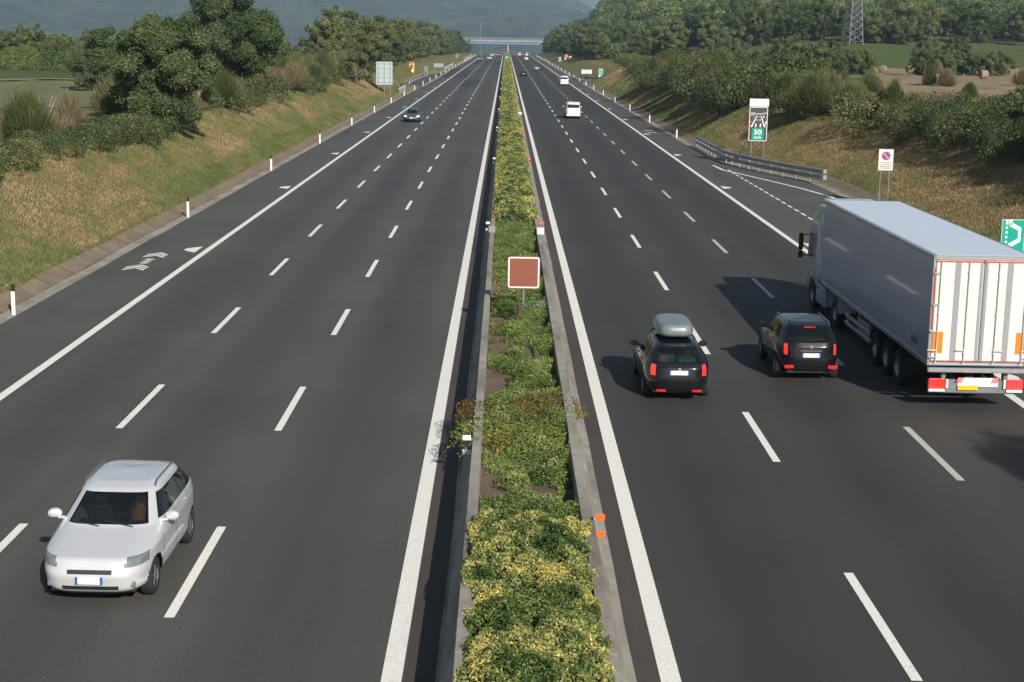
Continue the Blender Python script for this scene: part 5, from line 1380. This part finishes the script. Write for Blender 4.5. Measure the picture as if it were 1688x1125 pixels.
# no parking sign
y0 = 90.6; x = at_y(1457, 316, y0)[0]; zg = gz(x, y0)
b0 = at_y(1458, 281.5, y0)[2]-zg; top = at_y(1459, 246, y0)[2]-zg; W = .86; H = top-b0; zc = (top+b0)/2
s = empty('no_parking_sign', (x, y0, zg), R(-5), label='white panel with a round red and blue no parking symbol above four lines of text', cat='road sign')
mb = MB(); plate(mb, rrect(W, H, .03), 0, zc, 0, .03); mb.build('panel', M_signwhite, s)
mb = MB(); frame_poly(mb, W, H, .03, .02, 0, zc, -.031, .001); mb.build('border', M_signgrey, s)
zs = zc + H*.18; r_ = W*.30
mb = MB(); ring(mb, r_, r_*.74, 0, zs, -.031, .003)
a = R(-45); c_, s_ = math.cos(a), math.sin(a); w2 = r_*.10; l2 = r_*.76
mb.add([(px_*c_-pz_*s_, -.037, zs+px_*s_+pz_*c_) for px_, pz_ in ((-l2, -w2), (l2, -w2), (l2, w2), (-l2, w2))], [(0, 1, 2, 3)]); mb.build('red_ring', M_signred, s)
mb = MB(); P = [(r_*.70*math.cos(2*PI*k/32), r_*.70*math.sin(2*PI*k/32)) for k in range(32)]; plate(mb, P, 0, zs, -.031, .002); mb.build('blue_disc', M_signblue, s)
mb = MB(); mb.add([(px_*c_-pz_*s_, -.035, zs+px_*s_+pz_*c_) for px_, pz_ in ((-l2, -w2*1.9), (l2, -w2*1.9), (l2, w2*1.9), (-l2, w2*1.9))], [(0, 1, 2, 3)]); mb.build('white_band', M_signwhite, s)
text_mesh('SOSTA CONSENTITA\nSOLO IN CASO DI\nEMERGENZA ENTRO\nGLI SPAZI DELIMITATI', .086, M_text, s, (0, -.036, zc-H*.26), bold=.0012, xs=.82, ext=.0008, space=1.25)
poles(s, [-.26, .24], [gz(x-.26, y0)-zg, gz(x+.24, y0)-zg], top-.08)
# green lay-by sign behind the lorry
y0 = 61.; x = at_y(1668.5, 400, y0)[0]; zg = gz(x, y0); top = at_y(1668, 362, y0)[2]-zg; W = .94; H = 1.36; zc = top-H/2
s = empty('lay_by_sign', (x, y0, zg), R(2), label='green sign with a white lay-by symbol showing above the lorry trailer at the right edge', cat='road sign')
mb = MB(); plate(mb, rrect(W, H, .07), 0, zc, 0, .03); mb.build('panel', M_signgreen, s)
mb = MB(); frame_poly(mb, W, H, .07, .02, 0, zc, -.032, 0); mb.build('border', M_signwhite, s)
def layby_symbol(mb, W, H, zc, y=-.034):
    P = [(-.13, .46), (-.13, .36), (.27, .22), (.27, -.10), (-.13, -.26), (-.13, -.46)]
    for a, b in zip(P[:-1], P[1:]):
        d = Vector((b[0]-a[0], b[1]-a[1])).normalized(); n_ = Vector((-d.y, d.x))*.065; e_ = d*.03
        mb.add([((a[0]-n_.x-e_.x)*W, y, zc+(a[1]-n_.y-e_.y)*H), ((b[0]-n_.x+e_.x)*W, y, zc+(b[1]-n_.y+e_.y)*H), ((b[0]+n_.x+e_.x)*W, y, zc+(b[1]+n_.y+e_.y)*H), ((a[0]+n_.x-e_.x)*W, y, zc+(a[1]+n_.y-e_.y)*H)], [(0, 1, 2, 3)])
    for zz, hh in ((.42, .14), (.26, .07), (.12, .07), (-.02, .07), (-.16, .07), (-.38, .14)):
        mb.add([(-.34*W, y, zc+(zz-hh/2)*H), (-.24*W, y, zc+(zz-hh/2)*H), (-.24*W, y, zc+(zz+hh/2)*H), (-.34*W, y, zc+(zz+hh/2)*H)], [(0, 1, 2, 3)])
mb = MB(); layby_symbol(mb, W, H, zc); mb.build('lay_by_symbol', M_signwhite, s)
poles(s, [-.25, .25], [gz(x-.25, y0)-zg, gz(x+.25, y0)-zg], top-.1)
# small far signs -------------------------------------------------------
def flat_sign(name, px, pytop, pybot, pyfoot, wpx, y0, mat, label, npoles=2, border=None, rz=0, back=False, deco=None, bmat=None):
    X = at_y(px, pybot, y0)[0]; zg = gz(X, y0); zt = at_y(px, pytop, y0)[2]-zg; zb = at_y(px, pybot, y0)[2]-zg
    W = abs(at_y(px+wpx/2, pybot, y0)[0]-at_y(px-wpx/2, pybot, y0)[0]); H = zt-zb; zc = (zt+zb)/2
    s = empty(name, (X, y0, zg), rz, label=label, cat='road sign')
    mb = MB(); plate(mb, rrect(W, H, min(W, H)*.06), 0, zc, 0, .03); mb.build('panel', mat, s)
    if border: mb = MB(); frame_poly(mb, W, H, min(W, H)*.06, min(W, H)*.05, 0, zc, -.033, 0); mb.build('border', border, s)
    xs_ = [0] if npoles == 1 else list(np.linspace(-W*.36, W*.36, npoles))
    yy = -.06 if back else .06
    poles(s, xs_, [gz(X+a, y0)-zg for a in xs_], zt-.05, .05 if W > 2 else .035, y=yy)
    if back:
        mb = MB()
        for k in range(5): mb.box((0, -.045, zb+H*(k+.5)/5), (W*.96, .03, .05))
        mb.build('stiffener', M_galvdark, s)
    if deco: deco(s, W, H, zc)
    return s
flat_sign('road_sign_back', 633.5, 102, 140, 153, 27, 236, M_bluegrey, 'large grey sign seen from behind on three posts beside the left carriageway', 3, rz=R(3), back=True)
flat_sign('road_sign_back', 702.5, 109, 119, 130, 6.6, 372, M_galvdark, 'narrow dark sign back beyond the yellow call box', 2, back=True)
flat_sign('road_sign_back', 723, 105, 111.2, 117, 16, 405, M_bluegrey, 'wide low grey sign back above the far left guardrail', 2, back=True)
flat_sign('road_sign_back', 753.5, 89.5, 96, 101, 4, 560, M_galvdark, 'distant narrow sign back near the trees on the left', 2, back=True)
def sosd(s, W, H, zc): text_mesh('SOS', H*.42, M_signwhite, s, (0, -.036, zc-.03), bold=.012, xs=1.1)
flat_sign('sos_sign', 678.5, 103.2, 111.2, 130, 7.4, 385, M_signred, 'red SOS sign above the yellow call box in the left lay-by', 1, border=M_signwhite, deco=sosd)
flat_sign('sos_sign', 933.5, 90.2, 95.2, 101, 4.8, 600, M_signred, 'small red SOS sign above the orange call box on the far right', 1, border=M_signwhite, deco=sosd)
def npd(s, W, H, zc):
    mb = MB(); ring(mb, W*.3, W*.2, 0, zc+H*.1, -.034, .003); mb.build('red_ring', M_signred, s)
    mb = MB(); plate(mb, [(W*.2*math.cos(k*.5236), W*.2*math.sin(k*.5236)) for k in range(12)], 0, zc+H*.1, -.034, .002); mb.build('blue_disc', M_signblue, s)
flat_sign('no_parking_sign', 940, 93, 99.4, 104, 4.4, 592, M_signwhite, 'small distant white no parking sign right of the red SOS sign', 2, deco=npd)
def arrd(s, W, H, zc):
    mb = MB(); layby_symbol(mb, W*.9, H*.85, zc+.05); mb.build('lay_by_symbol', M_signwhite, s)
flat_sign('lay_by_sign', 923, 94.5, 101.5, 105, 4.8, 590, M_signgreen, 'small distant green lay-by sign left of the orange call box', 2, border=M_signwhite, deco=arrd)
def arrd2(s, W, H, zc):
    arrd(s, W, H*.8, zc+H*.1)
    mb = MB(); mb.add([(-W*.47, -.036, zc-H*.48), (W*.47, -.036, zc-H*.48), (W*.47, -.036, zc-H*.30), (-W*.47, -.036, zc-H*.30)], [(0, 1, 2, 3)]); mb.build('distance_plate', M_signwhite, s)
    mb = MB(); plate(mb, rect(W*.26, H*.1), .05*W, zc+H*.08, -.037, .004); mb.build('sos_mark', M_signred, s)
flat_sign('lay_by_sign', 990.2, 113.5, 127.2, 131, 7.2, 352, M_signgreen, 'green and white SOS lay-by sign at the end of the far right guardrail', 2, border=M_signwhite, deco=arrd2)
def lines(s, W, H, zc):
    text_mesh('SOSTA DI EMERGENZA\nINIZIO AREA', H*.30, M_signgrey, s, (0, -.036, zc-.0), bold=.004, xs=W/(H*4.3), ext=.001, space=1.15)
flat_sign('white_sign', 967, 115, 122, 127, 17.5, 362, M_signwhite, 'wide white sign with two lines of text behind the far right guardrail', 2, border=M_signgrey, deco=lines)
flat_sign('median_sign', 838, 93.6, 98, 101, 8.2, 640, M_signgreen, 'tiny green and white sign standing in the median near the overpass', 1, deco=lambda s, W, H, zc: (lambda mb: (mb.add([(-W*.5, -.036, zc-H*.5), (-W*.2, -.036, zc-H*.5), (-W*.2, -.036, zc+H*.5), (-W*.5, -.036, zc+H*.5)], [(0, 1, 2, 3)]), mb.build('white_part', M_signwhite, s)))(MB()))
# call boxes
def callbox(px, py, y0, h, label, mat):
    X = at_y(px, py, y0)[0]; zg = gz(X, y0)
    s = empty('emergency_call_box', (X, y0, zg), 0, label=label, cat='call box')
    mb = MB(); mb.box((0, 0, h*.66), (.62, .42, h*.68), bev=.05); mb.build('housing', mat, s, True)
    mb = MB(); mb.box((-.12, -.1, h*.17), (.7, .5, h*.36), bev=.04); mb.build('plinth', pmat('cream_plinth_%d' % px, (.75, .58, .25), .5), s)
    mb = MB(); mb.box((.24, -.22, h*.72), (.10, .03, h*.42)); mb.build('white_stripe', M_signwhite, s)
    mb = MB(); mb.box((0, -.225, h*.70), (.26, .03, .3), bev=.01); mb.build('handset_door', M_trim, s)
callbox(681, 131, 384, 2.3, 'yellow emergency call box in the left lay-by below the red SOS sign', M_yellow)
callbox(932, 103.5, 598, 2.0, 'orange emergency call box in the distance on the right verge', M_orange)
# ---------------------------------------------------------------- delineator posts
def delineator(right):
    root = empty('delineator_post', (0, 0, 0))
    mb = MB(); mb.prism([(-.06, -.05), (.06, -.05), (.045, .05), (-.045, .05)], -.1, .80); mb.build('post_body', M_white, root)
    mb = MB(); mb.prism([(-.062, -.052), (.062, -.052), (.047, .052), (-.047, .052)], .80, 1.02 if not right else .93); mb.build('cap', M_black if not right else M_red, root)
    return root
GL = 'delineator posts along the left verge'; GR = 'delineator posts along the right verge'
pL = delineator(False); pR = delineator(True)
def placed(proto, used, loc, label, group, rz=0):
    o = proto if not used else copy_tree(proto)
    o.location = loc; o.rotation_euler.z = rz; tag(o, label, 'delineator post', group); return o
n = 0
spec = {0: 'white post with a black cap nearest the camera on the left verge', 1: 'second white post with a black cap from the bottom on the left verge', 2: 'third white post with a black cap on the left verge, by the concrete kerb', 3: 'fourth black capped post up the left verge', 4: 'fifth black capped post up the left verge'}
for k in range(30):
    y = at_z(29, 520)[1] + 28.4*k
    if y > 850: break
    placed(pL, n > 0, (-16.02, y, float(crest(y))), spec.get(k, 'one of the distant white posts with black caps lining the left verge'), GL); n += 1
for k in range(9):   # closer together near the brow
    y = 600+14*k
    placed(pL, True, (-16.05, y+7, float(crest(y))), 'one of the distant white posts with black caps lining the left verge', GL)
n = 0
yb = at_z(1114.3, 227.8)[1]
specr = {0: 'red capped white post nearest the camera on the right verge, by the guardrail', 1: 'second red capped post up the right verge', 2: 'third red capped post up the right verge', 3: 'fourth red capped post up the right verge'}
for k in range(26):
    y = yb + 28.9*k
    if y > 850: break
    placed(pR, n > 0, (16.75, y, float(crest(y))), specr.get(k, 'one of the distant red capped white posts lining the right verge'), GR); n += 1
# ---------------------------------------------------------------- guardrails
WB = [(0, -.155), (.02, -.15), (.085, -.10), (.085, -.06), (.02, -.02), (.02, .02), (.085, .06), (.085, .10), (.02, .15), (0, .155)]
def guardrail(name, path, heights, label, side=1, post_step=2.0, bend=True, low=True, z0=None):
    """W-beam swept along path [(x,y)], side=+1: corrugation to the left of travel"""
    P = [Vector(p) for p in path]
    Z = [gz(p.x, p.y) if z0 is None else z0 for p in P]; Z = [max(z, 0) for z in Z]
    root = empty(name, (P[0].x, P[0].y, 0), label=label, cat='guardrail'); o0 = P[0]
    for hh in heights:
        mb = MB(); V = []; n = len(WB)
        for i, p in enumerate(P):
            d = (P[min(i+1, len(P)-1)]-P[max(i-1, 0)]).normalized(); nr = Vector((-d.y, d.x))*side
            for a, b in WB: V.append((p.x+nr.x*a-o0.x, p.y+nr.y*a-o0.y, Z[i]+hh+b))
        Fq = [(i*n+j, i*n+j+1, (i+1)*n+j+1, (i+1)*n+j) for i in range(len(P)-1) for j in range(n-1)]
        mb.add(V, Fq); mb.build('rail', M_galv, root, True, R(50))
    # posts
    acc = 0; last = P[0]; mb = None
    for i in range(len(P)-1):
        a, b = P[i], P[i+1]; L = (b-a).length; t = acc
        while t < L:
            p = a + (b-a)*(t/L); z = Z[i]+(Z[i+1]-Z[i])*t/L; d = (b-a).normalized(); nr = Vector((-d.y, d.x))*side
            m2 = MB(); ang = math.atan2(d.y, d.x); m2.box((0, 0, (max(heights)+.12)/2-.1), (.10, .06, max(heights)+.22), rz=ang); m2.box((nr.x*.06, nr.y*.06, heights[0]), (.12, .10, .18), rz=ang)
            m2.build('post', M_galv, root, loc=(p.x-nr.x*.08-o0.x, p.y-nr.y*.08-o0.y, z)); t += post_step
        acc = t-L
    # rounded end piece
    e = P[-1]; d = (P[-1]-P[-2]).normalized(); nr = Vector((-d.y, d.x))*side
    mb = MB()
    for hh in heights:
        for b in (-.1, .0, .1): mb.tube([(e.x-o0.x+nr.x*.06, e.y-o0.y+nr.y*.06, Z[-1]+hh+b), (e.x-o0.x+d.x*.22+nr.x*.02, e.y-o0.y+d.y*.22+nr.y*.02, Z[-1]+hh+b), (e.x-o0.x+d.x*.2-nr.x*.2, e.y-o0.y+d.y*.2-nr.y*.2, Z[-1]+hh+b)], .055, 6)
    mb.build('end_cap', M_galv, root, True)
    return root
def dense(pts, st=1.0):
    out = [pts[0]]
    for a, b in zip(pts[:-1], pts[1:]):
        n = max(1, int(math.hypot(b[0]-a[0], b[1]-a[1])/st))
        for k in range(1, n+1): out.append((a[0]+(b[0]-a[0])*k/n, a[1]+(b[1]-a[1])*k/n))
    return out
guardrail('guardrail', dense([(17.15, 139), (17.15, 122), (17.5, 118), (18.4, 113.5), (19.8, 108.5), (21.3, 103.6)]), [.78, .38], 'galvanised double guardrail bending away around the right lay-by below the 50 km/h panel', side=-1, z0=.06)
guardrail('guardrail', dense([(17.2, 392), (17.3, 372), (18.6, 364), (21.6, 356)], 2), [.78, .40], 'distant guardrail on the right in front of the wide white sign', side=-1, post_step=3, z0=.06)
guardrail('guardrail', dense([(17.3, 700), (17.3, 610), (19.5, 600)], 4), [.78], 'farthest guardrail on the right before the red SOS sign', side=-1, post_step=5, z0=.06)
guardrail('guardrail', dense([(-17.1, 252), (-17.1, 268), (-18.4, 276), (-21.6, 286)], 2), [.78, .40], 'guardrail curving away from the left carriageway beside the large sign back', side=1, post_step=2.2, z0=.25)
guardrail('guardrail', dense([(-17.2, 520), (-17.1, 440)], 3), [.78, .40], 'pale guardrail beyond the left lay-by', side=-1, post_step=4, z0=.2)
guardrail('guardrail', dense([(-17.2, 800), (-17.1, 640)], 5), [.78], 'farthest guardrail on the left near the overpass', side=-1, post_step=6, z0=.2)
# ---------------------------------------------------------------- reflectors on the median barriers
def refl_pair(mat, sg):
    root = empty('barrier_reflector', (0, 0, 0))
    for z in (1.0, .69):
        mb = MB(); mb.box((sg*.085, 0, z), (.17, .012, .11), bev=.004); p = mb.build('reflector_plate', mat, root)
        mb = MB(); mb.box((-sg*.01, .02, z-.03), (.04, .05, .05)); mb.build('bracket', M_galv, p)
    return root
po = refl_pair(M_orange, 1); pw = refl_pair(M_white, -1)
y = at_z(982, 853, 1.0)[1]
ysr = [y, at_z(893, 368, 1.0)[1]]
while ysr[-1] < 560: ysr.append(ysr[-1]+38.2)
for k, y in enumerate(ysr):
    o = po if k == 0 else copy_tree(po); o.location = (1.70, y, 0)
    tag(o, ['pair of orange reflector plates on the right median barrier near the hedge at the bottom', 'orange reflector plates on the right median barrier beside the small white box', 'orange reflector pair on the right median barrier, third from the camera'][k] if k < 3 else 'one of the distant orange reflector pairs along the right median barrier', 'reflector', 'orange reflectors on the right median barrier')
y = at_z(771, 722, 1.0)[1]; k = 0
while y < 560:
    o = pw if k == 0 else copy_tree(pw); o.location = (-.60, y, 0)
    tag(o, ['pair of white reflector plates on the left median barrier beside the reddish shrub', 'white reflector pair on the left median barrier beside the small grey box', 'white reflector pair on the left median barrier, third from the camera'][k] if k < 3 else 'one of the distant white reflector pairs along the left median barrier', 'reflector', 'white reflectors on the left median barrier')
    y += 38.4; k += 1
for px, py, zz, mt, lb in ((811, 379, 1.1, M_grey, 'small grey plate on the left median barrier where the long hedge begins'), (891, 382, 1.1, M_signwhite, 'small white plate on the right median barrier where the long hedge begins'), (857, 189, 1.0, M_signwhite, 'small distant white plate on the right median barrier')):
    X, Y = at_z(px, py, zz); k = 1.0 if Y < 100 else 1.4
    s = empty('marker_plate', (X, Y, .93), 0, label=lb, cat='marker plate')
    mb = MB(); mb.box((0, 0, .19), (.29*k, .02, .30), bev=.01); mb.build('plate', mt, s)
    mb = MB(); mb.box((0, .03, .02), (.06, .04, .16)); mb.box((.0, .03, .19), (.30, .02, .03)); mb.build('bracket', M_galv, s)
# ---------------------------------------------------------------- pylon
base = at_y(1405, 70, 455); zb = gz(base[0], 455)
py_ = empty('pylon', (base[0], 455, zb), R(18), label='tall lattice electricity pylon rising out of the picture on the right', cat='pylon')
def bar(mb, a, b, r): mb.tube([a, b], r, 4, cap=False)
Hh = 34; w0 = 2.25; w1 = .75; mb = MB(); legs = []
def wd(z): return w0+(w1-w0)*min(1, z/26)
for sx, sy in ((-1, -1), (1, -1), (1, 1), (-1, 1)):
    m2 = MB(); bar(m2, (sx*w0, sy*w0, -.5), (sx*w1, sy*w1, 26), .17); bar(m2, (sx*w1, sy*w1, 26), (sx*.5, sy*.5, Hh), .13); m2.build('leg', M_galv, py_)
z = 1.0; lv = [z]
while z < Hh-2: z += max(1.5, wd(z)*1.05); lv.append(z)
for a, b in zip(lv[:-1], lv[1:]):
    wa, wb_ = wd(a), wd(b); c = [(-1, -1), (1, -1), (1, 1), (-1, 1)]
    for i in range(4):
        p, q_ = c[i], c[(i+1) % 4]
        bar(mb, (p[0]*wa, p[1]*wa, a), (q_[0]*wb_, q_[1]*wb_, b), .075); bar(mb, (q_[0]*wa, q_[1]*wa, a), (p[0]*wb_, p[1]*wb_, b), .075)
        bar(mb, (p[0]*wa, p[1]*wa, a), (q_[0]*wa, q_[1]*wa, a), .06)
mb.build('lattice', M_galv, py_)
for zz, l in ((24, 5.5), (28, 6.5), (32, 4.5)):
    mb = MB(); bar(mb, (-l, 0, zz), (l, 0, zz), .12); bar(mb, (-l, 0, zz), (0, 0, zz+1.5), .09); bar(mb, (l, 0, zz), (0, 0, zz+1.5), .09)
    for s_ in (-1, 1): mb.tube([(s_*l, 0, zz), (s_*l, 0, zz-1.4)], .10, 6)
    mb.build('cross_arm', M_galv, py_)
# hay bales
def bale(px, py, rz, label, s=1.0):
    X, y0, zg = at_ground(px, py); zg += .1
    root = empty('hay_bale', (X, y0, zg), rz, label=label, cat='hay bale', group='round hay bales on the stubble field')
    m = Matrix.Translation((0, 0, .74*s)) @ Matrix.Rotation(R(90), 4, 'Y'); mb = MB(); rng = random.Random(int(px)); h = .62*s; r_ = .76*s
    prof = [(r_*.1, -h-.02), (r_*.9, -h), (r_, -h*.9)] + [(r_*(1+rng.uniform(-.02, .015)), -h*.9+h*1.8*k/10) for k in range(1, 10)] + [(r_, h*.9), (r_*.9, h), (r_*.1, h+.02)]
    mb.lathe(prof, 28, m); mb.build('straw_roll', M_hay, root, True, R(50))
    mb = MB()
    for k in range(3): 
        rr_ = r_*(.3+.22*k); hh = -h-.012-.01
        mb.add([m @ Vector((rr_*math.cos(t*.2618)+0, rr_*math.sin(t*.2618), hh)) for t in range(24)] + [m @ Vector(((rr_+.05)*math.cos(t*.2618), (rr_+.05)*math.sin(t*.2618), hh)) for t in range(24)], [(t, (t+1) % 24, 24+(t+1) % 24, 24+t) for t in range(24)])
    mb.build('straw_spiral', M_hay2, root)
M_hay = pmat('straw', (.27, .20, .15), .95, var=.3, vscale=9, bump=.8, bscale=20); M_hay2 = pmat('straw_dark', (.13, .09, .06), .95, var=.3)
bale(1613, 116, R(12), 'farther of the two round bales standing close together at the right of the stubble field')
bale(1621, 131, R(8), 'nearer of the two round bales standing close together at the right of the stubble field')
bale(1546, 141, R(15), 'round straw bale partly behind the brooms at the left part of the stubble field')
bale(1530, 141, R(75), 'straw bale almost hidden by brooms left of the half hidden bale', .9)
bale(1499, 121, R(14), 'straw bale in the far left corner of the stubble field')
bale(1455, 121, R(60), 'dark straw bale at the hedge end of the field, leftmost of all')
# ---------------------------------------------------------------- overpass at the brow
OY = 1062; zr = float(crest(OY))
pL_, pR_ = at_y(770, 66, OY), at_y(905, 68, OY); zt = at_y(837, 62.6, OY)[2]; zbm = at_y(837, 73.2, OY)[2]
ov = empty('overpass', (0, OY, 0), 0, label='road bridge with a grey railing and a blue steel girder crossing the motorway', cat='bridge')
M_blue = pmat('blue_girder', (.14, .27, .50), .45, var=.08); M_deck = concrete_mat('deck_concrete', (.34, .33, .32), (.46, .45, .43), (.28, .26, .24), .4)
xl, xr = pL_[0]-14, pR_[0]+14; xc = (xl+xr)/2; wd_ = xr-xl; hgt = zt-zbm
mb = MB(); mb.box((xc, 0, zbm+hgt*.47), (wd_, 9, hgt*.24)); mb.build('deck', M_deck, ov)
mb = MB(); mb.box((xc, -3.6, zbm+hgt*.17), (wd_-26, .35, hgt*.34)); mb.box((xc, 3.6, zbm+hgt*.17), (wd_-26, .35, hgt*.34)); mb.build('girder', M_blue, ov)
mb = MB()
for yy in (-4.4, 4.4):
    for f_ in (.66, .82, .97): mb.box((xc, yy, zbm+hgt*f_), (wd_, .08, .12))
    for k in range(int(wd_/1.6)): mb.box((xl+.8+1.6*k, yy, zbm+hgt*.74), (.12, .10, hgt*.5))
mb.build('railing', M_galv, ov)
px_ = at_y(837.5, 78, OY)[0]
mb = MB(); mb.box((px_, 0, (zbm-10)/2-1), (.95, 6.5, zbm+12)); mb.build('pier', M_deck, ov)
for s_, xx in ((-1, xl+8), (1, xr-8)):
    mb = MB(); mb.box((xx, 0, zbm/2-4), (8, 9.6, zbm+8)); mb.build('abutment', M_deck, ov)
# slim lamp mast left of the overpass
X = at_y(791.5, 75, 1040)
mast = empty('lamp_mast', (X[0], 1040, -3), 0, label='thin mast standing above the trees left of the overpass', cat='mast')
zt_ = at_y(791.5, 40, 1040)[2]; mb = MB(); mb.tube([(0, 0, 0), (0, 0, zt_+3)], [.22, .10], 8); mb.build('pole', M_galv, mast, True)
mb = MB(); mb.box((0, 0, zt_+3), (1.6, .4, .3)); mb.build('lamp_head', M_galv, mast)
# white litter at the edge of the lay-by
for k, (px, py) in enumerate(((1360, 300), (1378, 308), (1398, 322))):
    x, y, z = at_ground(px, py); mb = MB(); mb.box((0, 0, .05), (.35, .22, .08), rz=k, bev=.03); mb.box((.15, .1, .06), (.16, .2, .10), rz=k+.7, bev=.02)
    mb.build('litter', M_white, loc=(x, y, z), label=['crumpled white litter just past the end of the near guardrail', 'small white scrap on the dirt track near the guardrail end', 'white torn bag lying on the grass above the lorry cab'][k], cat='litter')
# haze: one closed box round camera and scene
HZ = MB(); HZ.box((0, 8300, 480), (24000, 18500, 1200))
m = bpy.data.materials.new('haze'); m.use_nodes = True; nn = m.node_tree.nodes; nn.remove(nn['Principled BSDF'])
pv = nn.new('ShaderNodeVolumePrincipled'); pv.inputs['Color'].default_value = (.56, .78, 1.0, 1); pv.inputs['Density'].default_value = .00015; pv.inputs['Anisotropy'].default_value = .0
m.node_tree.links.new(pv.outputs[0], nn['Material Output'].inputs['Volume'])
hz = HZ.build('haze', m, kind='stuff')
